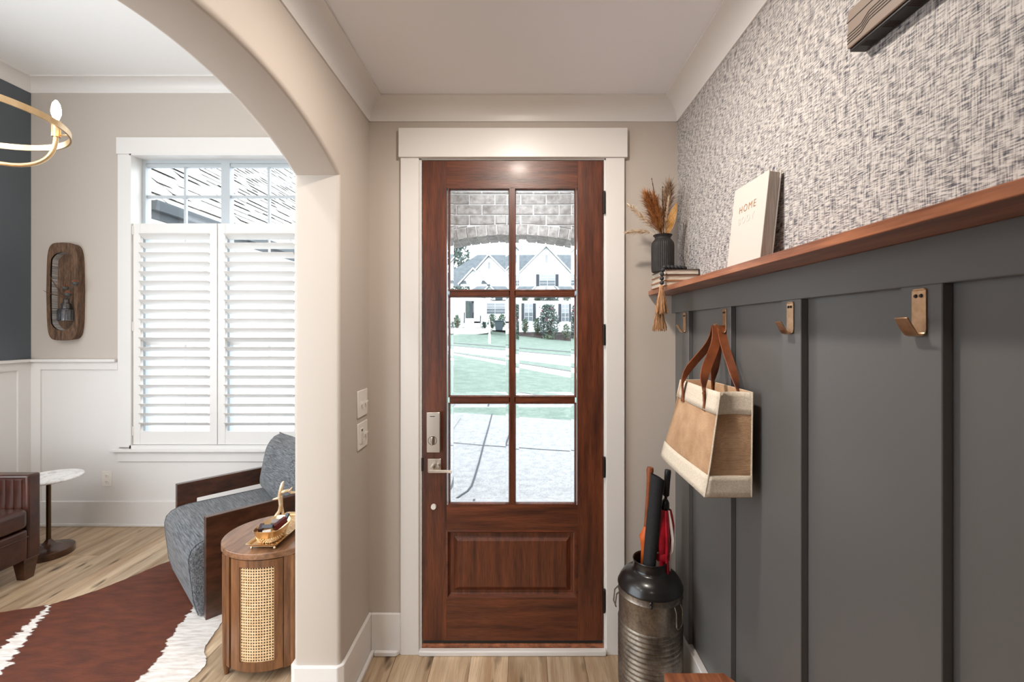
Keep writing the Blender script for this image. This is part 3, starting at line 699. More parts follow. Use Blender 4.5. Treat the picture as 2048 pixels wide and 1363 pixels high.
bd = bag_wall(('front', 'near', 'far'), ZB, ZT, 0, JUTE, 'jute_body')
bag_wall(('front', 'near', 'far'), ZT-.072, ZT+.001, .0028, CANVAS, 'cream_top_band')
bag_wall(('front', 'near', 'far'), ZB-.001, ZB+.068, .0028, CANVAS, 'cream_bottom_band')
m = MB(); q = [(bagx(yn, ZB, 0), yn, ZB), (bagx(yn, ZB, 1), yn, ZB), (bagx(yn, ZB, 1), yf+.066, ZB+.012), (bagx(yn, ZB, 0), yf+.066, ZB+.012)]
m.loft([q, [(a, b, c-.004) for a, b, c in q]], True, True); m.build('jute_bottom', JUTE, tb)
# piping on the near upright seams
MB().tube([(bagx(yn, z, 0)-.003, yn-.003, z) for z in (ZB, ZB+.1, ZB+.2, ZT)], .0026, 6).build('seam_piping', CANVAS, tb, smooth=True)
MB().tube([(bagx(yn, z, 1)+.001, yn-.003, z) for z in (ZB, ZB+.1, ZB+.2, ZT)], .0026, 6).build('seam_piping', CANVAS, tb, smooth=True)
# handles: over the hook at y = 1.695
hy = BAT[1]; hx = .735; hzt = 1.645
def handle(xa, ya, yb, sgn, xt, name):
    p = []
    zt = hzt
    bot = ZT-.078
    x0 = xa
    pts1 = bez((x0, ya, ZT-.01), (x0, ya+.03, ZT+.08), (xt, hy-.03, zt-.10), (xt, hy-.006, zt-.012), 10)
    pts2 = bez((xt, hy+.006, zt-.012), (xt, hy+.03, zt-.10), (x0, yb-.03, ZT+.08), (x0, yb, ZT-.01), 10)
    pts = [Vector((x0, ya, bot)), Vector((x0, ya, bot+.03))] + pts1 + [Vector((xt, hy, zt))] + pts2 + [Vector((x0, yb, bot+.03)), Vector((x0, yb, bot))]
    wd = []
    n = len(pts)
    for i in range(n):
        a = abs(i/(n-1)*2-1)                     # 1 at the ends, 0 on the hook
        k_ = min(1, (1-a)*2.4); wd.append(Vector((k_, max(.12, 1-k_), 0)))
    m = MB().ribbon(pts, wd, .033, .0035)
    o = m.build(name, TAN, tb, bevel=.001, seg=1, smooth=True)
    for y in (ya, yb):
        for z in (bot+.012, bot+.062):
            MB().tube([(x0-.0035*1.4, y, z), (x0+.002, y, z)], [.0035, .0048], 10).build('rivet', BRASS, o, smooth=True)
    return o
handle(bagx(yn, ZT-.05, 0)-.0095, yn+.095, yf-.065, -1, hx-.012, 'leather_handle')
handle(bagx(yn, ZT-.05, 1)-.004, yn+.085, yf-.075, 1, hx+.008, 'leather_handle')

# three stacked books
def lying_book(x0, x1, y0, y1, z0, z1, cov, label, sq=0):
    t = empty('book', ((x0+x1)/2, (y0+y1)/2, z0), label=label, cat='book', group='books stacked under the vase')
    c = .0022
    B(x0, x1, y0, y1, z1-c, z1).build('cover_board', cov, t); B(x0, x1, y0, y1, z0, z0+c).build('cover_board', cov, t)
    B(x1-c, x1, y0, y1, z0+c, z1-c).build('spine', cov, t)
    B(x0+.005, x1-c-.0005, y0+.005, y1-.005, z0+c+.0002, z1-c-.0002).build('pages', PAPER, t)
    return t
lying_book(.632, .787, 2.010, 2.225, 1.825, 1.8485, COVERT, 'tan book at the bottom of the stack under the vase')
lying_book(.634, .785, 2.014, 2.222, 1.8487, 1.8735, COVERT, 'tan book in the middle of the stack under the vase')
lying_book(.636, .787, 2.012, 2.220, 1.8737, 1.898, COVERB, 'dark covered book on top of the stack under the vase')

# bead garland with two tassels
gb = empty('bead_garland', (.62, 2.03, 1.70), label='charcoal wooden bead garland with twine tassels draped over the books', cat='garland')
br_ = .0098; bead = None
pts = [(.617, 2.000, 1.8365), (.617, 2.000, 1.8555), (.618, 2.001, 1.8745), (.623, 2.004, 1.8935), (.634, 2.016, 1.9075)]
pts += [(.652, 2.020, 1.9075), (.670, 2.025, 1.9075), (.689, 2.028, 1.9075), (.707, 2.034, 1.9075), (.725, 2.042, 1.9075), (.738, 2.056, 1.9075), (.744, 2.074, 1.9075), (.745, 2.093, 1.9075), (.745, 2.112, 1.9075), (.744, 2.131, 1.9075)]
for p in pts:
    if bead is None:
        bead = MB().ball((0, 0, 0), br_, 14, 9).build('bead', BEAD, gb, local=True, smooth=True); zoff = bead.location.copy()
    else:
        c = bead.copy(); C.objects.link(c); c.parent = gb; bead2 = c
    (bead if p is pts[0] else bead2).location = Vector(p) - gb.location + zoff
MB().tube([Vector(p) for p in pts], .0015, 5).build('string', TWINE, gb)
def tassel(x, y, zt, ln, rad, seed):
    rr = random.Random(seed); m = MB()
    m.ball((x, y, zt-.014), (.010, .010, .014), 10, 6)
    for k in range(110):
        a = rr.uniform(0, 6.283); q = rad*math.sqrt(rr.random()); l2 = ln*rr.uniform(.92, 1.03)
        e = Vector((x+q*math.cos(a), y+q*math.sin(a), zt-l2)); s = Vector((x+q*.25*math.cos(a), y+q*.25*math.sin(a), zt-.018))
        md = s.lerp(e, .5)+Vector((rr.uniform(-.003, .003), rr.uniform(-.003, .003), 0))
        m.tube([s, md, e], .0013, 4)
    m.build('tassel', TWINE, gb)
tassel(.6135, 1.997, 1.828, .128, .030, 1); tassel(.611, 2.015, 1.776, .150, .032, 2)
MB().tube([(.617, 2.0, 1.83), (.614, 2.008, 1.80), (.613, 2.015, 1.772)], .0016, 5).build('string', TWINE, gb)

# ribbed vase
VX, VY, VZ = .664, 2.140, 1.898
va = empty('vase', (VX, VY, VZ), label='black ribbed ceramic vase standing on the stacked books', cat='vase')
prof = [(.0, 0), (.044, 0), (.050, .004), (.052, .02), (.0525, .125), (.050, .140), (.041, .152), (.036, .158), (.036, .164), (.043, .175), (.040, .1755), (.033, .165), (.033, .155), (.046, .138), (.0475, .02), (0, .015)]
n = 72; rings = []
for r, z in prof:
    rib = 1 if .01 < z < .145 and r > .048 else 0
    rings.append([Vector((VX+(r-(.0016 if (k % 2 and rib) else 0))*math.cos(2*math.pi*k/n), VY+(r-(.0016 if (k % 2 and rib) else 0))*math.sin(2*math.pi*k/n), VZ+z)) for k in range(n)])
MB().loft(rings, True, False).build('vase_body', VASEM, va, weld=True)
MB().lathe([(.0425, .1735), (.0445, .1755), (.0425, .1775), (.0395, .1755), (.0425, .1735)], 40, (VX, VY, VZ)).build('vase_lip', VASEM, va, smooth=True)

# dried stems, each a thing of its own
MOUTH = Vector((VX, VY, VZ+.172))
def plume(name, label, tip, mt, nb, blen, spread, seed, bend=(0, 0, 0), start=.35, base_off=(0, 0), curl=.3, hw=.0011):
    rr = random.Random(seed); b = MOUTH+Vector((base_off[0], base_off[1], -.09)); tip = Vector(tip)
    mo = MOUTH+Vector((base_off[0], base_off[1], 0)); path = [b, mo] + bez(mo, mo.lerp(tip, .35)+Vector((0, 0, .02)), mo.lerp(tip, .7)+Vector(bend), tip, 12)[1:]
    t = empty(name, MOUTH, label=label, cat='dried flower', group='dried stems in the black vase')
    MB().tube(path, [.0016]*(len(path)-1)+[.0006], 5).build('stem', TWIG if mt is TAUPE else mt, t)
    m = MB(); L_ = len(path)
    for k in range(nb):
        u = start+(1-start)*rr.random(); f = u*(L_-1); i = min(int(f), L_-2); p = path[i].lerp(path[i+1], f-i); tg = (path[i+1]-path[i]).normalized()
        a = rr.uniform(0, 6.283); sd = tg.orthogonal().normalized(); sd = Matrix.Rotation(a, 3, tg) @ sd
        ln = blen*rr.uniform(.4, 1.25)*(1-.35*u); sp_ = spread*rr.uniform(.3, 1.7); e = p+tg*ln*(1-sp_*.5)+sd*ln*sp_+Vector((0, 0, -curl*ln*sp_))
        e.x = min(e.x, .784); e.y = min(e.y, 2.292)
        md = p.lerp(e, .55)+tg*ln*.10; md.x = min(md.x, .784); md.y = min(md.y, 2.292); w = tg.cross(sd)*hw
        m.add([p-w, p+w, md+w*1.2, md-w*1.2, e], [(0, 1, 2, 3), (3, 2, 4)])
    m.build('plume', mt, t)
    return t
def vt(x, y, Y): return at(x, y, Y)
plume('dried_plume', 'bushy caramel plume leaning left in the black vase', vt(1296, 398, 2.12), CARAM, 900, .105, .46, 11, (-.004, 0, .01), .14, (-.012, -.006))
plume('dried_plume', 'bushy caramel plume in the middle of the vase', vt(1309, 400, 2.11), CARAM, 800, .085, .42, 12, (0, 0, .01), .14, (-.002, -.012))
plume('dried_plume', 'taupe pampas plume at the back against the wall', vt(1337, 380, 2.19), TAUPE, 900, .115, .36, 13, (.004, .01, .01), .32, (.008, .016))
plume('dried_plume', 'slim cream plume standing upright in the vase', vt(1337, 399, 2.10), CREAM, 600, .034, .34, 14, (0, 0, .005), .12, (.006, -.010))
plume('dried_plume', 'wispy cream spray reaching to upper left of the vase', vt(1263, 414, 2.13), CREAM, 170, .055, .6, 15, (.004, 0, -.004), .25, (-.018, -.004), .1, .0014)
plume('dried_plume', 'pale wisp sticking out level to the left of the vase', vt(1256, 464, 2.15), CREAM, 260, .046, .5, 16, (0, 0, .016), .30, (-.022, 0), .2)
def twig(label, tip, seed, forks):
    rr = random.Random(seed); t = empty('dried_twig', MOUTH, label=label, cat='dried flower', group='dried stems in the black vase')
    b = MOUTH+Vector((rr.uniform(-.012, .012), rr.uniform(-.01, .01), -.08)); tip = Vector(tip); path = bez(b, b+Vector((0, 0, .1)), MOUTH.lerp(tip, .6), tip, 12)
    m = MB().tube(path, [.0022]*11+[.0015, .0008], 6)
    for k in range(forks):
        i = 6+k*2; p = path[i]; e = p+Vector((rr.uniform(-.03, .03), rr.uniform(-.012, .012), rr.uniform(.035, .055))); m.tube([p, p.lerp(e, .5)+Vector((0, 0, .004)), e], [.0016, .0014, .0007], 5)
    m.build('twig', TWIG, t, smooth=True)
    m = MB()
    for k in range(14):
        i = rr.randint(5, 11); p = path[i].lerp(path[i+1], rr.random()); m.ball(p, (.0026, .0026, .004), 6, 4)
    tag(m.build('buds', TWIG, t), kind='stuff'); return t
twig('tallest brown twig rising above the caramel plumes', vt(1303, 355, 2.13), 21, 2)
twig('forked brown twig bending left above the caramel plumes', vt(1290, 388, 2.12), 22, 2)
twig('thin brown twig between the left fork and the tallest twig', vt(1298, 377, 2.14), 24, 0)
twig('brown twig leaning right between caramel and taupe plumes', vt(1325, 373, 2.13), 23, 2)
# palm spear leaf
t = empty('dried_palm_leaf', MOUTH, label='pleated golden palm spear on the right of the vase', cat='dried flower', group='dried stems in the black vase')
b = MOUTH+Vector((.014, -.008, -.06)); tip = vt(1354, 404, 2.10); ax = tip-MOUTH; m = MB(); rings = []
sd = ax.cross(Vector((0, 1, 0))).normalized(); nn = sd.cross(ax).normalized()
for j in range(13):
    u = j/12; w = .021*max(0,math.sin(math.pi*min(1, u*.95+.06)))**.8*(1-.25*u)+.0006; p = MOUTH+Vector((.012, -.008, 0))*(1-u)+ax*u
    rings.append([p+sd*(w*(k/6-1))+nn*(.0035 if k % 2 else -.0035)*(w/.021) for k in range(13)])
o = m.loft(rings, False, False).build('leaf', PALM, t); sdm = o.modifiers.new('blade', 'SOLIDIFY'); sdm.thickness = .0008
MB().tube([b, MOUTH+Vector((.012, -.008, 0)), MOUTH+ax*.15], .002, 6).build('stem', PALM, t)
for k, (u, dx) in enumerate(((.5, .016), (.62, .015), (.38, .018))):
    p = MOUTH+ax*u+sd*(-.016 if False else .012); e = p+Vector((dx, -.004, .022)); e.x = min(e.x, .782); MB().tube([p, p.lerp(e, .5)+Vector((.003, 0, .004)), e], [.0018, .0014, .0005], 5).build('frond', PALM, t)

# leaning cover book
hb = empty('book', (.735, 1.476, 1.825), label='tall cream book lettered HOME BODY leaning on the grasscloth', cat='book')
ya, yb, zb, H_ = 1.366, 1.587, 1.826, .286
xb, xt_ = .714, .7446
up = Vector((xt_-xb, 0, H_)).normalized(); nrm = Vector((up.z, 0, -up.x))       # nrm points to the wall
hlen = math.sqrt((xt_-xb)**2+H_**2)
def slab(y0, y1, n0, n1, u0, u1):
    m = MB(); o = Vector((xb, 0, zb))
    q = [o+up*u+nrm*n for u, n in ((u0, n0), (u0, n1), (u1, n1), (u1, n0))]
    return m.loft([[(p.x, y0, p.z) for p in q], [(p.x, y1, p.z) for p in q]], True, True)
cv = slab(ya, yb, 0, .003, .0045, hlen).build('front_cover', COVERW, hb, bevel=.0006, seg=1)
slab(ya, yb, .035, .038, .0045, hlen).build('back_cover', COVERW, hb, bevel=.0006, seg=1)
slab(yb-.003, yb, .003, .035, .0045, hlen).build('spine', COVERW, hb)
slab(ya+.004, yb-.004, .0032, .0348, .008, hlen-.004).build('pages', PAPERV, hb)
def tp(y, u): q = Vector((xb, 0, zb))+up*u-nrm*.0003; return (q.x, y, q.z)
txt('HOME', .034, FOIL, 'title_lettering', cv, tp(1.538, .194), (0, -1, 0), up)
txt('BODY', .034, EMBOSS, 'title_lettering', cv, tp(1.538, .155), (0, -1, 0), up)

# door chime
ch = empty('door_chime', (.768, .93, 2.265), label='taupe plastic door chime box high on the grasscloth wall', cat='door chime')
cy0, cy1, cz0, cz1 = .78, 1.0436, 2.265, 2.357
B(.7466, .752, cy0, cy1, cz0+.006, cz1).build('chime_cover', CHIME, ch, bevel=.003)
cvb = B(.752, XR-.0005, cy0+.001, cy1-.001, cz0, cz1-.001).build('chime_case', CHIMED, ch, bevel=.002)
for k, dz in enumerate((.018, .0245, .031, .0375)):
    pth = []
    for i in range(25):
        y = cy1-.001-(cy1-cy0-.002)*i/24; s = 1/(1+math.exp(-(cy1-.055-y)*260)) if True else 0
        pth.append((.7464, y, cz0+dz+.013*s))
    MB().tube(pth, .0011, 5).build('groove', CHIMED, ch)
MB().tube([(.7464, cy1-.001, cz0+.066), (.7464, cy0+.001, cz0+.066)], .0011, 5).build('groove', CHIMED, ch)
for k in range(4):
    yc = cy1-.028-.062*k
    for q in range(4): B(.757, .781, yc-.0055*q-.0012, yc-.0055*q+.0012, cz0-.0006, cz0+.001).build('sound_slot', SHADE, ch)

# milk can with umbrellas
MX, MY = .579, 2.05
mc = empty('milk_can', (MX, MY, 0), label='ribbed galvanised milk can with black shoulder used as umbrella stand', cat='milk can')
prof = [(0, .004), (.128, .004), (.136, .01), (.138, .03)]
z = .05
while z < .345: prof += [(.1365, z-.0108), (.1362, z-.007), (.1415, z-.001), (.1415, z+.002), (.137, z+.008)]; z += .0215
prof += [(.138, .37), (.138, .452), (.1415, .458), (.138, .464), (.138, .488), (.132, .488), (.130, .02), (0, .02)]
MB().lathe(prof, 56, (MX, MY, 0)).build('can_body', GALV, mc, smooth=True, weld=True)
prof = [(.1385, .482), (.1425, .486), (.1425, .492), (.139, .497), (.134, .512), (.122, .530), (.104, .544), (.086, .552), (.078, .557), (.0745, .565), (.074, .592), (.0765, .599), (.0745, .602), (.070, .598), (.070, .56), (.080, .548), (.12, .525), (.134, .494), (.1385, .482)]
MB().lathe(prof, 56, (MX, MY, 0)).build('can_shoulder', BLACKM, mc, smooth=True, weld=True)
for a in (R(172), R(-8)):
    cx, cy = MX+.140*math.cos(a), MY+.140*math.sin(a); od = Vector((math.cos(a), math.sin(a), 0))
    if a > 0: pth = [(cx-.004*od.x, cy-.02, .455), (cx+.012*od.x, cy-.02, .44), (cx+.018*od.x, cy-.018, .39), (cx+.010*od.x, cy-.0, .372), (cx+.018*od.x, cy+.018, .39), (cx+.012*od.x, cy+.02, .44), (cx-.004*od.x, cy+.02, .455)]
    else:
        a2 = R(-52); cx, cy = MX+.140*math.cos(a2), MY+.140*math.sin(a2); tv = Vector((-math.sin(a2), math.cos(a2), 0)); ov = Vector((math.cos(a2), math.sin(a2), 0)); c0 = Vector((cx, cy, 0))
        pth = [c0-tv*.02+Vector((0, 0, .455)), c0-tv*.022+ov*.010+Vector((0, 0, .435)), c0-tv*.022+ov*.010+Vector((0, 0, .375)), c0-tv*.012+ov*.008+Vector((0, 0, .362)), c0+tv*.012+ov*.008+Vector((0, 0, .362)), c0+tv*.022+ov*.010+Vector((0, 0, .375)), c0+tv*.022+ov*.010+Vector((0, 0, .435)), c0+tv*.02+Vector((0, 0, .455))]
    MB().tube(pth, .0032, 8).build('wire_handle', GALV, mc, smooth=True)
a = R(-104); cx, cy = MX+.1425*math.cos(a), MY+.1425*math.sin(a)
MB().ball((cx, cy, .478), (.009, .007, .008), 10, 6).ball((cx, cy-.003, .464), (.006, .006, .008), 10, 6).build('latch', BLACKM, mc, smooth=True)

def umb_axis(pb, pt): return Vector(pb), Vector(pt)
# black sleeved umbrella
u0, u1 = Vector((.520, 2.005, .12)), Vector((.607, 2.030, .975))
t = empty('umbrella', u0, label='long umbrella in a black cloth sleeve, standing in the milk can', cat='umbrella')
ax = (u1-u0).normalized(); rings = []
s1 = ax.cross(Vector((0, 1, 0))).normalized(); s2 = s1.cross(ax)
for j in range(15):
    u = j/14; r = .012+.017*min(1, u*3.2)+.001*math.sin(20*u); r *= 1.0 if u < .93 else 1.05
    rings.append([u0.lerp(u1, u)+s1*(r*(1+.07*math.sin(3*a*.3+u*3))*math.cos(a*2*math.pi/20))+s2*(r*math.sin(a*2*math.pi/20))+ax*(.012*math.cos(a*2*math.pi/20) if j == 14 else 0) for a in range(20)])
for r_, dz in ((.026, -.004), (.020, -.03)): rings.append([u1+s1*(r_*math.cos(a*2*math.pi/20))+s2*(r_*math.sin(a*2*math.pi/20))+ax*(dz+.010*math.cos(a*2*math.pi/20)) for a in range(20)])
MB().loft(rings, True, True).build('sleeve', BLACKC, t, smooth=True)
MB().tube([u0.lerp(u1, .62)+s1*-.030+s2*-.004, u0.lerp(u1, .66)+s1*-.031, u0.lerp(u1, .70)+s1*-.0295], .004, 6).build('sleeve_tab', BLACKC, t)
# wooden handled umbrella with orange canopy
u0, u1 = Vector((.527, 2.085, .10)), at(1300.5, 934, 2.11)
t = empty('umbrella', u0, label='umbrella with turned wooden handle and a glimpse of orange canopy', cat='umbrella')
pth = [u0.lerp(u1, k/10) for k in range(11)]
MB().tube([u0.lerp(u1, k) for k in (.66, .72, .8, .9, .95, .985, 1.0)], [.011, .0105, .0105, .011, .013, .0165, .0145], 16).build('wooden_handle', TAN, t, smooth=True)
MB().tube([u0.lerp(u1, k) for k in (0, .1, .3, .5, .58, .62, .645, .67, .70)], [.006, .012, .014, .014, .016, .022, .028, .018, .010], 12).build('canopy', mat('orange nylon', lin(206, 96, 34), rough=.5), t, smooth=True)
# crimson and white umbrella
u0, u1 = Vector((.582, 2.03, .13)), at(1336, 939, 2.06)
t = empty('umbrella', u0, label='furled crimson and white umbrella with black foam grip', cat='umbrella')
ax = (u1-u0).normalized(); s1 = ax.cross(Vector((0, 1, 0))).normalized(); s2 = s1.cross(ax)
P_ = lambda u: u0.lerp(u1, u)
MB().tube([P_(u) for u in (.865, .87, .90, .94, .99, 1.0)], [.011, .0145, .014, .0135, .0145, .013], 16).build('foam_grip', CHIMED, t, smooth=True)
MB().tube([P_(u) for u in (.80, .865)], .007, 12).build('shaft', BLACKM, t, smooth=True)
MB().tube([P_(u) for u in (.792, .797, .815, .835, .845, .850)], [.017, .0195, .019, .017, .012, .008], 16).build('runner', BLACKM, t, smooth=True)
prof = [(.0, .006), (.1, .016), (.3, .026), (.42, .028), (.50, .027), (.540, .025), (.555, .0245), (.575, .0245), (.60, .029), (.66, .031), (.72, .027), (.77, .021), (.80, .0165)]
NF = 8
for kind, mt in ((0, REDC), (1, WHITEC)):
    m = MB()
    for f in range(NF):
        wh = f in (2, 5)
        if wh != bool(kind): continue
        rows = []
        for u, r in prof:
            tw = u*2.4
            row = []
            for k in range(7):
                q = k/6; ang = 2*math.pi*(f+q)/NF+tw; rr_ = 1.45*r*(1+.30*math.sin(math.pi*q)-.12+(.09*math.sin(17*u+2*f)))
                row.append(P_(u)+s1*(rr_*math.cos(ang+.25*math.sin(math.pi*q)))+s2*(rr_*math.sin(ang+.25*math.sin(math.pi*q))))
            rows.append(row)
        m.loft(rows, False, False)
    m.build('red_canopy_folds' if kind == 0 else 'white_canopy_folds', mt, t, smooth=True)
MB().tube([P_(u) for u in (.545, .55, .58, .585)], [.036, .039, .039, .036], 18).build('closing_strap', REDC, t, smooth=True)
MB().obox(P_(.567)+s1*.030-s2*.012, (.012, .004, .030), Matrix.Rotation(.2, 3, 'Y')).build('strap_end', REDC, t)

# bench whose corner shows at the lower edge
bz = .455
t = empty('bench', (.6, 1.1, 0), label='narrow walnut bench in front of the charcoal wall, only a corner showing', cat='bench')
bp = [(.488, 1.560), (.693, 1.560), (.722, 1.510), (.722, .62), (.488, .62)]
MB().prism(bp, 'z', bz-.03, bz).build('bench_top', SHELFW, t, bevel=.003)
for x, y in ((.51, 1.50), (.68, 1.48), (.51, .68), (.68, .68)): B(x-.018, x+.018, y-.018, y+.018, 0, bz-.03).build('leg', SHELFW, t, bevel=.002, seg=1)
B(.50, .70, 1.46, 1.50, bz-.09, bz-.03).build('apron', SHELFW, t)
B(.502, .518, .70, 1.48, bz-.09, bz-.03).build('side_rail', SHELFW, t)

# switch plates on the arch pier
def plate(label, z0, z1):
    t = empty('switch_plate', (XL, 2.196, z0), label=label, cat='light switch', group='switch plates by the front door')
    B(XL, XL+.006, 2.130, 2.262, z0, z1).build('plate', PLAST, t, bevel=.003); return t
def toggle(t, y, z):
    g = B(XL+.005, XL+.0075, y-.006, y+.006, z-.013, z+.013).build('toggle_slot', WHITE, t)
    MB().prism([(XL+.006, z-.004), (XL+.022, z+.006), (XL+.022, z+.012), (XL+.006, z+.008)], 'y', y-.0045, y+.0045).build('toggle', PLAST, g)
t = plate('white double toggle switch plate, upper of two by the door', 1.213, 1.341); toggle(t, 2.172, 1.275); toggle(t, 2.222, 1.275)
t = plate('white switch plate with keypad timer, lower of two by the door', 1.060, 1.187); toggle(t, 2.222, 1.124)
k_ = B(XL+.006, XL+.010, 2.158, 2.190, 1.088, 1.160).build('keypad', PLAST, t, bevel=.001, seg=1)
B(XL+.010, XL+.0106, 2.166, 2.182, 1.146, 1.156).build('display', CHIMED, k_)
for i in range(5):
    for j in range(2): B(XL+.010, XL+.0112, 2.163+j*.0135, 2.172+j*.0135, 1.094+i*.0095, 1.100+i*.0095).build('key', EMBOSS, k_)

# recessed foyer light just above the frame, and the hall light behind
def can(x, y, zc, label, power):
    t = empty('recessed_light', (x, y, zc), label=label, cat='ceiling light')
    MB().lathe([(.062, -.001), (.088, -.001), (.088, -.007), (.064, -.004), (.062, -.001)], 36, (x, y, zc)).build('trim_ring', WHITE, t, smooth=True)
    lamp('lamp', 'AREA', (x, y, zc-.009), power, WARM, .12)
can(-.02, 1.38, HC, 'round recessed light in the foyer ceiling', FOYER_W)
can(0, -1.2, HC, 'round recessed light in the hall behind the foyer', HALL_W)

# ------------------------------------------------------------------ living room things
# cowhide rug
out = [(-3.0, 2.62), (-2.88, 2.655), (-2.76, 2.707), (-2.637, 2.847), (-2.56, 3.02), (-2.48, 3.20), (-2.36, 3.30), (-2.15, 3.32), (-1.98, 3.22), (-1.86, 2.98), (-1.74, 2.72), (-1.665, 2.53),
       (-1.64, 2.40), (-1.618, 2.315), (-1.555, 2.25), (-1.53, 2.205), (-1.535, 2.11), (-1.60, 1.90), (-1.72, 1.62), (-1.80, 1.30), (-1.98, 1.02), (-2.25, .95), (-2.5, 1.10), (-2.72, 1.16), (-2.95, 1.05), (-3.05, 1.05), (-3.16, 1.3), (-3.14, 1.62), (-3.10, 1.9), (-3.14, 2.2), (-3.15, 2.45), (-3.10, 2.58)]
def smooth_loop(p, k=3):
    for _ in range(k):
        q = []
        for i in range(len(p)):
            a, b = p[i], p[(i+1) % len(p)]; q += [(a[0]*.75+b[0]*.25, a[1]*.75+b[1]*.25), (a[0]*.25+b[0]*.75, a[1]*.25+b[1]*.75)]
        p = q
    return p
rp_ = smooth_loop(out, 3); rr = random.Random(5)
rp_ = [(x+rr.uniform(-.003, .003), y+rr.uniform(-.003, .003)) for x, y in rp_]
m = MB().prism(rp_, 'z', .0005, .006)
xs_ = [p[0] for p in rp_]; ys_ = [p[1] for p in rp_]
HIDE = cowhide(((min(xs_)+max(xs_))/2, (min(ys_)+max(ys_))/2))
rug = tag(m.build('cowhide_rug', HIDE, smooth=True), 'brown and white cowhide rug on the oak floor', 'rug')

# grey armchair with espresso side frames (local +Y = towards its back, +X = towards the near arm)
ac = empty('armchair', (-2.08, 2.84, .006), R(-43.4), label='grey upholstered armchair with dark wooden open arms', cat='armchair')
prof = [(.78, .012), (-.022, .012), (-.045, .10), (-.066, .30), (-.068, .345), (-.058, .385), (-.032, .412), (.008, .428), (.06, .434), (.78, .42)]
sx0, sx1 = -.350, .390
m = MB(); bev = .022
def ringat(x, ins): 
    cy, cz = .36, .23
    return [(x, cy+(p-cy)*(1-ins*1.1), cz+(q-cz)*(1-ins*1.6)) for p, q in prof]
m.loft([ringat(sx0, .035), ringat(sx0+.008, .012), ringat(sx0+.025, 0), ringat(sx1-.025, 0), ringat(sx1-.008, .012), ringat(sx1, .035)], True, True)
seat = m.build('seat', FABRIC, ac, local=True, smooth=True)
for x in (sx0+.018, sx1-.018): MB().tube([(x, p, q+.001) for p, q in prof[1:]], .0022, 6).build('seam_piping', FABRIC, seat, local=True, smooth=True).location -= seat.location
def armframe(x0, x1):
    pl = [(.0, 0), (.115, 0), (.115, .455), (.70, .455), (.70, .0), (.80, 0), (.80, .574), (0, .574)]
    MB().prism(pl, 'x', x0, x1).build('arm_frame', ARMW, ac, local=True, bevel=.003)
armframe(-.393, -.353); armframe(.393, .433)
# back shell and loose back cushion
pl = [(.62, .30), (.80, .30), (.92, .80), (.89, .842), (.83, .842), (.79, .82)]
MB().prism(pl, 'x', -.345, .385).build('back_shell', FABRICU, ac, local=True, bevel=.03, seg=4)
m = MB(); rows = []
lean = R(14)
nu, nv = 20, 16
def pil(u, v, side):
    sgn = lambda q: (1 if q >= 0 else -1)
    x = .365*sgn(u)*abs(u)**.8; z = .203*sgn(v)*abs(v)**.85
    th = .125*max(0, (1-abs(u)**3.2))**.45*max(0, (1-abs(v)**3.2))**.45
    y = side*th*(1.0 if side < 0 else .7)+ .012*math.sin(5*u+3*v)*(1-u*u)
    return Vector((.02+x, .60+y*math.cos(lean)+z*math.sin(lean), .628+z*math.cos(lean)-y*math.sin(lean)*.4))
for side in (-1, 1):
    g = [[pil(-1+2*i/nu, -1+2*j/nv, side) for i in range(nu+1)] for j in range(nv+1)]
    m.loft(g, False, False)
cu = m.build('back_cushion', FABRICP, ac, local=True, smooth=True, weld=True)
pp = [pil(-1+2*i/nu, 1, 1) for i in range(nu+1)]
MB().tube(pp, .004, 6).build('cushion_piping', FABRICP, cu, local=True, smooth=True).location -= cu.location

# oval cane cabinet
EX, EY, EA, EB = -1.24, 2.322, .250, .237
el = lambda th, k=1.0, d=0: (EX-(EA*k-d)*math.cos(R(th)), EY-(EB*k-d)*math.sin(R(th)))
cb = empty('side_cabinet', (EX, EY, 0), label='oval walnut side cabinet with curved cane door', cat='cabinet')
tp_ = [el(t) for t in range(0, 360, 6)]
MB().prism(tp_, 'z', .572, .602).build('cabinet_top', TABLEH, cb, bevel=.004, seg=3)
def wallseg(t0, t1, z0, z1, d0, d1, name, mt, parent, st=3):
    n = max(1, int(abs(t1-t0)/st)); ts = [t0+(t1-t0)*i/n for i in range(n+1)]
    pl = [el(t, 1, d0) for t in ts] + [el(t, 1, d1) for t in reversed(ts)]
    return MB().prism(pl, 'z', z0, z1).build(name, mt, parent, smooth=True)
MB().prism([el(t, 1, .022) for t in range(0, 360, 6)], 'z', .05, .075).build('cabinet_floor', TABLEW, cb)
wallseg(122, 418, .05, .572, .008, .024, 'cabinet_wall', TABLEW, cb, 6)
wallseg(58, 122, .05, .572, .060, .066, 'inside_shade_sheet', SHADE, cb)  # dark sheet standing in for the shade behind the cane
dr = wallseg(112.5, 121.3, .056, .568, .006, .026, 'door', TABLEW, cb)
wallseg(63, 75.5, .056, .568, .006, .026, 'door_stile', TABLEW, dr); wallseg(75.5, 112.5, .535, .568, .006, .026, 'door_rail', TABLEW, dr); wallseg(75.5, 112.5, .056, .098, .006, .026, 'door_rail', TABLEW, dr)
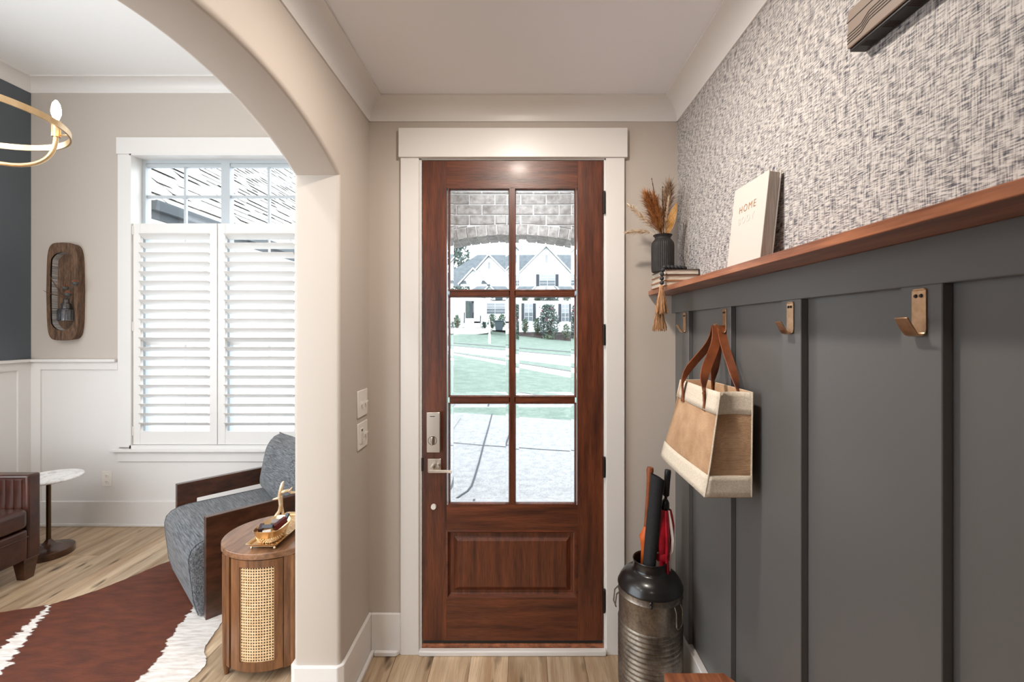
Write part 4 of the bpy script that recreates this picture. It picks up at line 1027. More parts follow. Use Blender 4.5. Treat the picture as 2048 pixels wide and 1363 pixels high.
# cane web: a lattice with open eyes
m = MB(); nc, nr = 13, 33; t0, t1, z0, z1 = 75.5, 112.5, .098, .535
def cp(u, v): t = t0+(t1-t0)*u; x, y = el(t, 1, .013); return (x, y, z0+(z1-z0)*v)
for i in range(nc):
    for j in range(nr):
        cu_, cv_ = (i+.5)/nc, (j+.5)/nr; du, dv = .5/nc, .5/nr; v0 = []
        ou = [(-1, -1), (0, -1), (1, -1), (1, 0), (1, 1), (0, 1), (-1, 1), (-1, 0)]
        inn = [(-.46, -.46), (0, -.62), (.46, -.46), (.62, 0), (.46, .46), (0, .62), (-.46, .46), (-.62, 0)]
        vs = [cp(cu_+a*du, cv_+b*dv) for a, b in ou]+[cp(cu_+a*du, cv_+b*dv) for a, b in inn]
        m.add(vs, [(k, (k+1) % 8, 8+(k+1) % 8, 8+k) for k in range(8)])
cw = m.build('cane_web', CANE, dr, weld=True); sdm = cw.modifiers.new('thickness', 'SOLIDIFY'); sdm.thickness = .0025
for th in (47, 133, 227, 313):
    x, y = el(th, 1, .016)
    MB().lathe([(.010, 0), (.017, .05), (.019, .09), (.019, .572)], 18, (x, y, 0), caps=True).build('leg', TABLEW, cb, smooth=True)

# footed gold tray
tz = .602
tr = empty('tray', (-1.213, 2.31, tz), label='gold woven metal tray on ball feet on the oval cabinet', cat='tray')
tx0, tx1, ty0, ty1 = -1.288, -1.140, 2.118, 2.50
def rect(ins, z, r=.012):
    pts = []
    for cx, cy, a0 in ((tx1-ins-r, ty1-ins-r, 0), (tx0+ins+r, ty1-ins-r, 90), (tx0+ins+r, ty0+ins+r, 180), (tx1-ins-r, ty0+ins+r, 270)):
        pts += [(cx+r*math.cos(R(a0+b)), cy+r*math.sin(R(a0+b)), z) for b in (0, 30, 60, 90)]
    return pts
MB().loft([rect(.0, tz+.026), rect(-.002, tz+.028), rect(.002, tz+.028), rect(.014, tz+.017), rect(.0145, tz+.0145), rect(.003, tz+.024), rect(0, tz+.026)], True, False).build('tray_rim', GOLD, tr, smooth=True)
B(tx0+.013, tx1-.013, ty0+.013, ty1-.013, tz+.0135, tz+.0155).build('tray_base', GOLD, tr)
m = MB()
for i in range(8):
    for j in range(24):
        x, y = tx0+.022+i*.0148, ty0+.022+j*.0147; s = (i+j) % 2
        m.box(x-.0058, x+.0058, y-.0058, y+.0058, tz+.0155, tz+.0168) if s else m.ball((x, y, tz+.0155), (.0058, .0066, .0018), 8, 4)
tag(m.build('woven_relief', GOLD, tr, smooth=True), kind='stuff')
for x in (tx0+.02, tx1-.02):
    for y in (ty0+.02, ty1-.02): MB().lathe([(0, 0), (.004, .0005), (.0062, .005), (.004, .009), (.0035, .0145)], 12, (x, y, tz)).build('foot', GOLD, tr, smooth=True)

# gold bowl on the tray
bx, by, bz_ = -1.212, 2.215, tz+.0168
bo = empty('bowl', (bx, by, bz_), label='boat shaped gold bowl holding small boxes, on the tray', cat='bowl')
def bring(a, b, z, lift=0):
    pts = []
    for k in range(36):
        t = 2*math.pi*k/36; c, s = math.cos(t), math.sin(t); e = .72
        pts.append((bx+a*math.copysign(abs(c)**e, c), by+b*math.copysign(abs(s)**e, s), bz_+z+lift*(abs(s)**3)))
    return pts
MB().loft([bring(.030, .05, .0), bring(.044, .068, .006), bring(.050, .078, .020), bring(.054, .084, .032, .004), bring(.063, .096, .058, .008), bring(.066, .100, .061, .008), bring(.064, .098, .062, .008), bring(.051, .080, .034, .004), bring(.042, .064, .010), bring(.02, .03, .006)], True, True).build('bowl_shell', GOLD, bo, smooth=True)
m = MB()
for j in range(5):
    for k in range(40):
        t = 2*math.pi*(k+.5*(j % 2))/40; c, s = math.cos(t), math.sin(t); a, b = [(.037, .058), (.0445, .069), (.0475, .074), (.050, .078), (.0518, .081)][j]; z = (.003, .0075, .0135, .0205, .027)[j]; e = .72
        m.ball((bx+a*math.copysign(abs(c)**e, c), by+b*math.copysign(abs(s)**e, s), bz_+z), (.0032, .0042, .0034), 6, 4)
tag(m.build('hammered_scales', GOLD, bo, smooth=True), kind='stuff')
MT = {k: mat('carton '+k, lin(*c), rough=.4) for k, c in dict(slate=(70, 74, 84), red=(196, 36, 52), oxblood=(96, 26, 22), white=(226, 222, 218), plum=(62, 34, 40), grey=(150, 140, 136)).items()}
def carton(c, size, ry, rz, mt, label, face=None):
    rot = Matrix.Rotation(rz, 3, 'Z') @ Matrix.Rotation(ry, 3, 'X')
    t = empty('matchbox', c, label=label, cat='box', group='small boxes in the gold bowl')
    MB().obox(c, size, rot).build('carton', MT[mt], t, bevel=.0012, seg=1)
    if face:
        n = rot @ Vector((0, 0, size[2]/2+.0004)); MB().obox(Vector(c)+n, (size[0]*.6, size[1]*.55, .0006), rot).build('label_panel', MT[face], t)
carton((bx-.004, by-.025, bz_+.064), (.046, .040, .016), -.50, .12, 'slate', 'slate matchbox with red panel in the gold bowl', 'red')
carton((bx+.034, by+.005, bz_+.066), (.020, .066, .030), .35, -.45, 'oxblood', 'oxblood box on the right side of the gold bowl', 'plum')
carton((bx-.038, by-.03, bz_+.058), (.018, .046, .026), .2, .3, 'plum', 'plum box at the left end of the gold bowl')
carton((bx+.004, by+.035, bz_+.060), (.050, .030, .020), .3, .1, 'grey', 'grey box at the back of the gold bowl')
carton((bx+.008, by-.066, bz_+.056), (.034, .022, .014), -.7, .5, 'white', 'white crumpled packet at the front of the gold bowl')
carton((bx+.038, by+.052, bz_+.072), (.016, .050, .012), .9, -.3, 'slate', 'dark slate packet leaning out at the back of the bowl')

# gold antler
Y2 = 2.40
q = lambda x, y, dy=0: at(x, y, Y2+dy)
an = empty('antler_sculpture', (q(556, 1040).x, Y2, tz+.017), label='gilded antler sculpture rising behind the gold bowl', cat='sculpture')
b0 = q(549, 1036); b0.z = tz+.018
def tine(pts, rs, name): MB().tube(pts, rs, 10).build(name, GOLDM, an, smooth=True)
GOLDM = mat('pale gilded bone', lin(214, 184, 142), lin(240, 222, 196), (1, 1, 3), 30, 4, .32, metal=.55, bump=.1)
tine([b0, q(553, 1030), q(559, 1021), q(561, 1010), q(560, 1000), q(559, 992), q(561, 983), q(563, 974), q(565, 966), q(567.5, 961.5)], [.012, .010, .0085, .008, .0085, .0105, .011, .010, .008, .003], 'main_beam')
tine([q(560, 994), q(555, 996), q(549, 997.5), q(544.5, 998.5)], [.008, .0075, .0055, .002], 'tine')
tine([q(561, 984), q(568, 982), q(576, 980, .01), q(583, 984, .02), q(592, 984, .03), q(600, 976, .03)], [.009, .0085, .008, .008, .007, .003], 'tine')
tine([q(578, 981, .01), q(582, 977, .015), q(585, 973, .02)], [.006, .005, .002], 'tine')
tine([q(562, 988), q(563, 1000, .01), q(563.5, 1012, .015), q(566, 1027, .02), Vector((q(568, 1030).x, Y2+.03, tz+.018))], [.008, .007, .0065, .0075, .009], 'prop_tine')

# leather loveseat along the slate wall
sf = empty('sofa', (-3.6, 2.18, 0), label='dark brown leather loveseat with channel tufted arms', cat='sofa')
for i, (y0, y1) in enumerate(((1.425, 2.185), (2.195, 2.955))):
    B(-3.86, -3.195, y0, y1, .345, .475).build('seat_cushion', LEATHER, sf, bevel=.03, seg=4)
fr_ = B(-3.95, -3.205, 1.42, 2.955, .14, .335).build('front_rail', LEATHER, sf, bevel=.012, seg=3)
MB().tube([(-3.202, 1.42, .29), (-3.202, 2.955, .29)], .004, 6).build('welt', LEATHER, fr_, smooth=True)
B(-4.02, -3.80, 1.42, 2.955, .20, .68).build('backrest', LEATHER, sf, bevel=.03, seg=3)
for y0, y1 in ((1.325, 1.415), (2.962, 3.046)):
    am = B(-4.02, -3.215, y0, y1, .125, .682).build('arm', LEATHER, sf, bevel=.014, seg=3)
    yi = y1 if y0 < 2 else y0
    for k in range(12):
        x = -3.275-.052*k
        MB().tube([(x, yi, .46), (x, yi, .655)], .026, 12, flat=(1, 1)).build('channel', LEATHER, am, smooth=True).scale = (1, .42, 1)
for x, y in ((-3.255, 2.985), (-3.255, 1.385), (-3.96, 2.985), (-3.96, 1.385)):
    MB().loft([[(x-.028, y-.028, 0), (x+.028, y-.028, 0), (x+.028, y+.028, 0), (x-.028, y+.028, 0)], [(x-.042, y-.045, .14), (x+.042, y-.045, .14), (x+.042, y+.045, .14), (x-.042, y+.045, .14)]], True, True).build('leg', ARMW, sf, bevel=.003, seg=1)

# marble topped drink table
TX, TY = -3.43, 3.30
dt = empty('drink_table', (TX, TY, 0), label='slim drink table with round marble top and bronze stem', cat='side table')
MB().lathe([(0, .548), (.178, .548), (.190, .553), (.192, .560), (.188, .566), (0, .566)], 48, (TX, TY, 0)).build('marble_top', MARBLE, dt, smooth=True, weld=True)
MB().tube([(TX, TY, .06), (TX, TY, .549)], .0135, 16).build('stem', BRONZE, dt, smooth=True)
MB().lathe([(0, .001), (.138, .001), (.141, .006), (.141, .046), (.136, .051), (.080, .062), (.040, .078), (.024, .100), (.016, .112), (0, .112)], 48, (TX, TY, 0)).build('base', ARMW, dt, smooth=True, weld=True)

# wall planter
wpn = empty('wall_planter', (-3.771, YW, 1.539), label='carved wooden trough planter hung on the greige wall', cat='wall decor')
zc = (2.349+1.539)/2; xc = -3.771; yf_ = 3.735
oo = []
for k in range(64):
    t = 2*math.pi*k/64; c, s = math.cos(t), math.sin(t)
    e = .36
    x = .132*math.copysign(abs(c)**e, c); z = .403*math.copysign(abs(s)**(.24), s)
    x *= (1-.10*(abs(z)/.403)**2); z *= 1-.03*(abs(x)/.13)**2
    oo.append((xc+x, zc+z))
ii = []
for k in range(64):
    t = 2*math.pi*k/64; c, s = math.cos(t), math.sin(t); r = .098; hh = .322
    x = r*c; z = (hh-r)*(1 if s >= 0 else -1)*min(1, abs(s)*3)+r*s
    ii.append((xc+x, zc+z))
m = MB().loft([[(x, yf_, z) for x, z in ii], [(x, yf_, z) for x, z in oo], [(xc+(x-xc)*.98, YW-.001, zc+(z-zc)*.985) for x, z in oo], [(x, YW-.001, z) for x, z in ii]], True, False)
m.build('wooden_trough', RUSTW, wpn, smooth=True, bevel=.003)
m = MB().loft([[(xc+(x-xc)*1.0, yf_+.012, z) for x, z in ii], [(xc+(x-xc)*.985, YW-.003, zc+(z-zc)*.99) for x, z in ii]], True, False); m.build('mesh_lining', MESHM, wpn, smooth=True)
MB().prism(ii, 'y', YW-.006, YW-.002).build('back_panel', RUSTW, wpn)
# bottle in the planter
bt = Vector((at(133, 600, 3.725).x, 3.722, 0)); zb_ = 1.70
bo2 = empty('bottle', (bt.x, bt.y, zb_), label='smoked glass bottle vase hanging in the wooden wall planter', cat='bottle')
MB().lathe([(0, zb_), (.048, zb_), (.052, zb_+.004), (.052, zb_+.092), (.048, zb_+.098), (.036, zb_+.101), (.034, zb_+.108), (.034, zb_+.135), (.028, zb_+.145), (.020, zb_+.150), (.018, zb_+.178), (.022, zb_+.183), (.019, zb_+.183), (.015, zb_+.176), (.017, zb_+.15), (.031, zb_+.132), (.031, zb_+.106), (.049, zb_+.09), (.049, zb_+.008), (0, zb_+.008)], 32, (bt.x, bt.y, 0)).build('bottle_body', BOTTLE, bo2, smooth=True, weld=True)
for k in range(16):
    a = 2*math.pi*k/16; MB().tube([(bt.x+.0525*math.cos(a), bt.y+.0525*math.sin(a), zb_+.01), (bt.x+.0525*math.cos(a), bt.y+.0525*math.sin(a), zb_+.088)], .0035, 5).build('flute', BOTTLE, bo2, smooth=True)
THI = mat('dried thistle', lin(120, 72, 52), lin(176, 104, 72), (1, 1, 1), 90, 3, .9); SEP = mat('dusky sepal', lin(52, 56, 54), lin(84, 86, 82), (1, 1, 1), 60, 2, .9)
top = Vector((bt.x, bt.y, zb_+.17))
for i, (x, y, lb) in enumerate(((131, 575, 'dried thistle head on the left in the bottle vase'), (151, 566, 'dried thistle head on the upper right in the bottle vase'), (136, 588, 'dried thistle head lowest in front of the bottle neck'))):
    h = at(x, y, 3.70); t = empty('dried_thistle', top, label=lb, cat='dried flower', group='dried thistles in the wall planter')
    MB().tube([top-Vector((0, 0, .08)), top, top.lerp(h, .6)+Vector((0, -.01, 0)), h], .0025, 5).build('stem', SEP, t)
    MB().ball(h, (.022, .022, .017), 12, 8).build('sepals', SEP, t, smooth=True)
    m = MB(); rr = random.Random(i)
    for k in range(60):
        a, b = rr.uniform(0, 6.28), rr.uniform(.1, 1.2); d = Vector((math.cos(a)*math.sin(b), math.sin(a)*math.sin(b), math.cos(b))); m.tube([h+d*.008, h+d*.027], [.003, .0012], 4)
    m.build('petals', THI, t)
for i, (x, y, lb) in enumerate(((98, 548, 'curved bare twig pointing up left from the bottle vase'), (86, 580, 'bare twig pointing level left from the bottle vase'), (126, 545, 'short leafy sprig standing in the bottle vase'), (133, 553, 'straight bare twig standing in the bottle vase'))):
    e = at(x, y, 3.66); t = empty('dried_twig', top, label=lb, cat='dried flower', group='twigs in the wall planter')
    pth = [top-Vector((0, 0, .08))]+bez(top, top+Vector((-.02, -.01, .05)), top.lerp(e, .6)+Vector((0, -.01, -.012)), e, 8)
    MB().tube(pth, [.003]*(len(pth)-2)+[.002, .0009], 5).build('twig', TWIG, t)
    if i == 2:
        m = MB(); rr = random.Random(9)
        for k in range(40):
            p = pth[rr.randint(3, 8)]; d = Vector((rr.uniform(-1, 1), rr.uniform(-.5, .3), rr.uniform(.2, 1)))*.03; w = d.orthogonal().normalized()*.003; m.add([p-w, p+w, p+d], [(0, 1, 2)])
        m.build('leaves', SEP, t)

# wall outlet
t = empty('wall_outlet', (at(216, 955, YW).x, YW, .322), label='white duplex outlet below the window', cat='outlet')
x0, x1 = at(206, 950, YW).x, at(226, 950, YW).x; z0, z1 = at(0, 971, YW).z, at(0, 941, YW).z
B(x0, x1, YW-.012, YW-.0055, z0, z1).build('plate', PLAST, t, bevel=.002)
for zc_ in (z0+.037, z1-.037):
    s = MB().lathe([(0, 0), (.016, 0), (.017, .002), (.017, .004)], 20, (0, 0, 0), caps=True)
    k = MB(); k.add([((x0+x1)/2+v[0], YW-.0158+v[2], zc_+v[1]) for v in s.v], s.f); rc = k.build('receptacle', PLAST, t, smooth=True)
    for dx in (-.006, .006): B((x0+x1)/2+dx-.0012, (x0+x1)/2+dx+.0012, YW-.0163, YW-.0155, zc_-.001, zc_+.008).build('slot', CHIMED, rc)
    B((x0+x1)/2-.0022, (x0+x1)/2+.0022, YW-.0163, YW-.0155, zc_-.010, zc_-.005).build('slot', CHIMED, rc)

# ring chandelier
CX_, CY_, CZ_, CR_ = -2.317, 1.808, 2.50, .374
cd = empty('chandelier', (CX_, CY_, HL), label='brass ring chandelier with candle bulbs in the living room', cat='chandelier')
MB().lathe([(CR_-.0035, -.013), (CR_+.0035, -.013), (CR_+.0035, .013), (CR_-.0035, .013), (CR_-.0035, -.013)], 96, (CX_, CY_, CZ_)).build('ring', GOLD, cd, smooth=True, weld=True)
MB().tube([(CX_, CY_, 2.31), (CX_, CY_, HL-.02)], .008, 12).build('stem', GOLD, cd, smooth=True)
MB().lathe([(0, HL-.03), (.06, HL-.028), (.065, HL-.001), (0, HL-.001)], 32, (CX_, CY_, 0)).build('ceiling_rose', GOLD, cd, smooth=True, weld=True)
MB().lathe([(0, 2.295), (.018, 2.30), (.024, 2.325), (.018, 2.35), (0, 2.355)], 24, (CX_, CY_, 0)).build('hub', GOLD, cd, smooth=True, weld=True)
ang0 = math.atan2(.19, .273)
for k in range(4):
    a = ang0+k*math.pi/2; d = Vector((math.cos(a), math.sin(a), 0)); c = Vector((CX_, CY_, 0)); r = .333
    pth = [c+d*.01+Vector((0, 0, 2.325)), c+d*.15+Vector((0, 0, 2.325))]+bez(c+d*.2+Vector((0, 0, 2.326)), c+d*.29+Vector((0, 0, 2.335)), c+d*r+Vector((0, 0, 2.39)), c+d*r+Vector((0, 0, 2.48)), 10)
    arm = MB().tube(pth, .0085, 10).build('arm', GOLD, cd, smooth=True)
    MB().tube([c+d*r+Vector((0, 0, 2.482)), c+d*(CR_-.003)+Vector((0, 0, 2.492))], .004, 6).build('clip', GOLD, arm)
    MB().tube([c+d*r+Vector((0, 0, 2.476)), c+d*r+Vector((0, 0, 2.548))], .0155, 16).build('candle_sleeve', GOLD, arm, smooth=True)
    p = c+d*r
    MB().lathe([(.008, 2.548), (.0105, 2.556), (.0165, 2.578), (.0165, 2.600), (.012, 2.622), (.004, 2.636)], 16, (p.x, p.y, 0), caps=True).build('bulb', BULB, arm, smooth=True)
# unseen cans added as fill light for the living room
for x, y in ((-1.6, .4), (-3.3, .4), (-1.6, -1.2), (-3.3, -1.2)):
    t = empty('recessed_light', (x, y, HL), label='added fill light can at %s of the living room' % {(-1.6, .4): 'the arch side', (-3.3, .4): 'the slate wall side', (-1.6, -1.2): 'the rear arch side', (-3.3, -1.2): 'the rear slate side'}[(x, y)], cat='ceiling light')
    MB().lathe([(.062, -.001), (.085, -.001), (.085, -.008), (.062, -.004), (.062, -.001)], 32, (x, y, HL)).build('trim_ring', WHITE, t, smooth=True)
    lamp('lamp', 'AREA', (x, y, HL-.012), LIVING_FILL_W, (1, .95, .92), .12)

# ------------------------------------------------------------------ outside: porch
pr_ = empty('porch_arch_wall', (0, 3.62, 0), label='whitewashed brick porch wall with a shallow segmental arch', cat='brick wall', kind='structure')
PX, RI, AZ = -.07, 2.40, 2.387               # arch centre x, intrados radius, crown height
RO = RI+.083; ZC = AZ-RI
outer = lambda x: ZC+math.sqrt(RO*RO-(x-PX)**2)
inner = lambda x: ZC+math.sqrt(RI*RI-(x-PX)**2)
bx0, bx1, pier = XL+.002, 1.10, .86
ap = [(x, inner(x)+.006) for x in [bx0+(pier-bx0)*i/30 for i in range(31)]]
MB().prism([(bx0, 2.95)]+ap+[(pier, -.1), (bx1, -.1), (bx1, 2.95)], 'y', 3.628, 3.930).build('mortar', MORTAR, pr_)
ch_, j_ = .081, .011
rr = random.Random(4)
zrow = 2.95-ch_
row = 0
while zrow > -.1:
    x = bx0-(.05 if row % 2 else .152)
    while x < bx1:
        xa, xb = max(x, bx0)+j_/2, min(x+.203, bx1)-j_/2; x += .203
        if xb-xa < .02: continue
        z0, z1 = zrow+j_/2, zrow+ch_-j_/2
        if xa < pier:
            if xb > pier and z0 < outer(pier)+j_: xa = max(xa, pier+.002)
            elif z1 < outer((xa+xb)/2)+j_ and xb <= pier+.001: continue
        if xb-xa < .03: continue
        n = 5; bot = []
        for i in range(n+1):
            q = xa+(xb-xa)*i/n; bot.append((q, max(z0, outer(q)+j_*.8) if q < pier-.001 or z0 > outer(pier) else z0))
        if min(z1-b[1] for b in bot) < .004:
            bot = [b for b in bot if z1-b[1] >= .004]
            if len(bot) < 2: continue
        pl = bot+[(bot[-1][0], z1), (bot[0][0], z1)]
        dy = rr.uniform(-.002, .002)
        MB().prism(pl, 'y', 3.620+dy, 3.66).build('brick', BRICK, pr_)
    zrow -= ch_; row += 1
a0, a1 = math.asin((bx0-PX)/RO), math.asin((pier-PX)/RO); nv_ = int((a1-a0)*RO/.083)
for k in range(nv_):
    p, q = a0+(a1-a0)*k/nv_+.0022, a0+(a1-a0)*(k+1)/nv_-.0022
    pt = lambda r, a: (PX+r*math.sin(a), ZC+r*math.cos(a))
    MB().prism([pt(RI, p), pt(RI, q), pt(RO, q), pt(RO, p)], 'y', 3.620+rr.uniform(-.002, .002), 3.945).build('arch_brick', BRICK, pr_)
tag(B(XL, 1.10, 2.46, 3.95, 2.95, 3.05).build('porch_ceiling', HOUSEW), 'white porch ceiling outside the front door', 'ceiling', kind='structure')
tag(B(.95, 1.10, 2.46, 3.62, -.15, 2.95).build('porch_side_wall', MORTAR), 'pale side wall of the porch', 'wall', kind='structure')
tag(B(XL, .95, 2.46, 4.0, -.2, -.02).build('porch_floor', CONC), 'concrete porch floor outside the door', 'porch floor', kind='structure')
t = empty('porch_fill_light', (0, 3.0, 2.95), label='flush light added under the porch ceiling to brighten the brick', cat='ceiling light')
MB().lathe([(0, -.001), (.11, -.001), (.11, -.02), (.10, -.03), (.0, -.03)], 32, (0, 3.0, 2.95)).build('base_plate', BLACKM, t, smooth=True, weld=True)
lamp('lamp', 'AREA', (0, 3.0, 2.90), 20, (.92, .96, 1), .18)  # added lamp, lifts the brick that lies in shade
# ------------------------------------------------------------------ outside: ground strips from the porch to the far house
def L3(x0, y0, Y0, x1, y1, Y1, t): return at(x0, y0, Y0).lerp(at(x1, y1, Y1), t)
ED = dict(walk0=(907, 1040, 4.02, 1142, 1040, 4.02), lawn=(907, 824, 9.6, 1142, 840, 8.9), pave=(907, 709, 25.5, 1142, 755, 16.5), verge=(907, 706, 27, 1142, 743, 18), street=(907, 703, 28, 1142, 732, 20),
          far=(907, 692, 32, 1142, 712, 25), curb=(907, 686, 34, 1142, 704, 27), house=(907, 655, 44, 1142, 681, 42), back=(907, 640, 80, 1142, 660, 80))
def edge(k, n=8):
    if k == 'walk0': return [Vector((-9+18*i/n, 4.02, -.16)) for i in range(n+1)]
    e = ED[k]; return [L3(*e, -1.6+4.4*i/n) for i in range(n+1)]
def strip(name, a, b, mt, label, cat, kind='structure', dz=0):
    A, Bq = edge(a), edge(b); m = MB(); n = len(A)
    for i in range(n-1):
        m.loft([[A[i]+Vector((0, 0, dz)), A[i+1]+Vector((0, 0, dz)), A[i+1]-Vector((0, 0, .3)), A[i]-Vector((0, 0, .3))], [Bq[i]+Vector((0, 0, dz)), Bq[i+1]+Vector((0, 0, dz)), Bq[i+1]-Vector((0, 0, .3)), Bq[i]-Vector((0, 0, .3))]], True, True)
    return tag(m.build(name, mt, weld=True), label, cat, kind=kind)
cw = strip('driveway', 'walk0', 'lawn', DRIVE, 'bright concrete driveway in front of the porch', 'driveway')
strip('lawn', 'lawn', 'pave', GRASS, 'near front lawn beyond the driveway', 'lawn', 'stuff')
strip('sidewalk', 'pave', 'verge', CONC, 'pale sidewalk crossing beyond the near lawn', 'sidewalk')
strip('grass_verge', 'verge', 'street', GRASS, 'strip of grass between sidewalk and street', 'grass', 'stuff')
strip('street', 'street', 'far', ASPH, 'pale street running past the houses', 'street')
strip('far_verge', 'far', 'curb', GRASS, 'grass strip on the far side of the street', 'grass', 'stuff')
strip('far_lawn', 'curb', 'house', GRASS, 'lawn rising to the white house across the street', 'lawn', 'stuff')
strip('far_ground', 'house', 'back', GRASS, 'ground behind the white house', 'ground', 'stuff')
for k, lb in (('curb', 'dark curb line at the foot of the far lawn'), ('far', 'kerb on the far side of the street'), ('verge', 'dark edge of the near sidewalk')):
    tag(MB().tube([p+Vector((0, 0, .02)) for p in edge(k)], .045 if k != 'verge' else .03, 6).build('kerb', CURB), lb, 'kerb', kind='structure')
tag(B(-3.92, -1.2, 4.0, 9.0, -.17, -.10).build('bounce_terrace', DRIVE), 'unseen terrace added below the living room window to bounce light', 'terrace', kind='structure')  # unseen slab added to throw light up at the louvers
# expansion joints of the driveway
def gpt(x, y, z=-.155):
    Y = F*(CZ-z)/(y-659); return Vector(((x-1043)*Y/F, Y, z))
def onslab(x, y):
    p = gpt(x, y); 
    for _ in range(4):
        A, Bq = edge('walk0')[4], L3(*ED['lawn'], max(0, min(1, (x-907)/235))); f = max(0, min(1, (p.y-4.02)/(Bq.y-4.02))); p = gpt(x, y, A.z+(Bq.z-A.z)*f)
    return p+Vector((0, 0, .004))
def joint(pts, w, label):
    q = [onslab(*p) for p in pts]; m = MB().ribbon(q, (1, 0, 0) if abs(q[0].x-q[-1].x) < abs(q[0].y-q[-1].y) else (0, 1, 0), w, .006); m.build('joint', JOINT, cw)
joint([(984, 828), (977, 855), (968, 886), (958, 925), (949, 955), (943, 972), (935, 982), (924, 989), (914, 996)], .022, '')
joint([(1020, 840), (1013, 856)], .012, '')
joint([(906, 885), (950, 889), (1020, 894), (1090, 899), (1140, 902)], .008, '')

# ------------------------------------------------------------------ outside: white house across the street
HY = 44.0
hs_ = empty('house', at(1030, 670, HY), label='white two-storey house with steep gables across the street', cat='building')
def P2(x, y, Y): p = at(x, y, Y); return (p.x, p.z)
def face(pts, Y, depth, name, mt, par=hs_): return MB().prism([P2(x, y, Y) for x, y in pts], 'y', Y, Y+depth).build(name, mt, par)
face([(840, 675), (840, 575), (1230, 575), (1230, 700)], 48, 4, 'main_wall', HOUSEW)
def roofplane(pts, name): # pts: (x,y,Y)
    v = [at(*p) for p in pts]; nn = (v[1]-v[0]).cross(v[2]-v[0]).normalized()*.25
    return MB().loft([v, [p+nn for p in v]], True, True).build(name, ROOFG, hs_)
roofplane([(830, 592, 47.5), (1240, 592, 47.5), (1180, 512.5, 53), (955, 512.5, 53)], 'main_roof')
def gable(px0, px1, pk, ye, yb, Y, dep, name):
    xm = pk[0]; w = face([(px0, yb), (px0, ye), (xm, pk[1]), (px1, ye), (px1, yb)], Y, dep, name, HOUSEW)
    for a, s in ((px0, -1), (px1, 1)):
        dx, dy = (xm-a), (pk[1]-ye); ln = math.hypot(dx, dy); ex, ey = a-dx/ln*4, ye-dy/ln*4; nx, ny = -dy/ln, dx/ln
        if ny > 0: nx, ny = -nx, -ny
        quad = [(ex, ey), (xm, pk[1]), (xm, pk[1]-3.2/abs(ny)*1.0), (ex+nx*3.2, ey+ny*3.2)]
        MB().prism([P2(x, y, Y) for x, y in quad], 'y', Y-.35, Y+dep+3).build('gable_roof', ROOFG, w)
        q2 = [(ex+nx*.4, ey+ny*.4), (xm, pk[1]-.5), (xm, pk[1]-2.4/abs(ny)), (ex+nx*2.2, ey+ny*2.2)]
        MB().prism([P2(x, y, Y) for x, y in q2], 'y', Y-.5, Y-.36).build('barge_board', HOUSEW, w)
    return w
g1 = gable(1030, 1150, (1092, 494), 556, 690, 43, 5, 'right_gable_wall')
g2 = gable(948, 1013, (978, 512), 546, 660, 45, 3, 'middle_gable_wall')
g3 = gable(921, 974, (947, 539), 567, 580, 43.5, 2, 'porch_gable_wall')
for x in (927, 968):
    face([(x-6, 567), (x+6, 567), (x+4, 561), (x-4, 561)], 43.3, .6, 'eave_return', ROOFG); face([(x-5, 577), (x+5, 577), (x+5, 580), (x-5, 580)], 43.4, .3, 'bracket', SLATE)
face([(915, 580), (976, 580), (976, 588), (915, 588)], 43.6, .4, 'porch_beam', HOUSEW)
for x in (921, 970): face([(x-3, 588), (x+3, 588), (x+3, 655), (x-3, 655)], 43.7, .4, 'porch_column', HOUSEW)
def win(x0, x1, y0, y1, Y, sh=0, blind=True, par=hs_):
    f = face([(x0-.8, y0-.8), (x1+.8, y0-.8), (x1+.8, y1+.8), (x0-.8, y1+.8)], Y-.06, .08, 'window', HOUSEW, par); ym = (y0+y1)/2
    face([(x0, y0), (x1, y0), (x1, ym-.4), (x0, ym-.4)], Y-.09, .03, 'pane', PANEW, f); face([(x0, ym+.4), (x1, ym+.4), (x1, y1), (x0, y1)], Y-.09, .03, 'pane', PANE, f)
    xm = (x0+x1)/2; face([(xm-.25, y0), (xm+.25, y0), (xm+.25, y1), (xm-.25, y1)], Y-.11, .03, 'muntin', HOUSEW, f)
    for yy in ((y0+ym)/2, (ym+y1)/2): face([(x0, yy-.2), (x1, yy-.2), (x1, yy+.2), (x0, yy+.2)], Y-.11, .03, 'muntin', HOUSEW, f)
    for a in ((x0-.8-sh, x0-.8), (x1+.8, x1+.8+sh)):
        if sh: face([(a[0], y0-1), (a[1], y0-1), (a[1], y1+1), (a[0], y1+1)], Y-.10, .05, 'house_shutter', SLATE, f)
win(1049.5, 1065, 607, 641, 43, 6); win(1123.5, 1137.5, 608, 642, 43, 6); win(1079.5, 1110, 549, 571, 43, 6.5); win(1023, 1033, 549, 570, 47.9, 5)
win(970, 1010, 606, 627, 45, 0); win(890, 899, 602, 634, 47.9, 6)
face([(1093-2.4, 509), (1093+2.4, 509), (1093+2.4, 525), (1093-2.4, 525)], 42.95, .05, 'gable_vent', PANEW, g1); face([(976, 524), (980, 524), (980, 537), (976, 537)], 44.95, .05, 'gable_vent', PANEW, g2)
en = face([(931, 600), (962, 600), (962, 636), (931, 636)], 46.5, 1.4, 'entry_recess', PANE)
dd = face([(943, 602), (958, 602), (958, 635), (943, 635)], 46.3, .15, 'house_door', SLATE); face([(945, 606), (956, 606), (956, 625), (945, 625)], 46.25, .04, 'door_pane', PANE, dd)
face([(933, 604), (940, 604), (940, 635), (933, 635)], 46.35, .1, 'side_light', LEAFS[2])
for k in range(6): face([(929-k*.2, 636+k*3.2), (960+k*.2, 636+k*3.2), (960+k*.2, 655), (929-k*.2, 655)], 45.6-k*.3, .4, 'step', CONC)
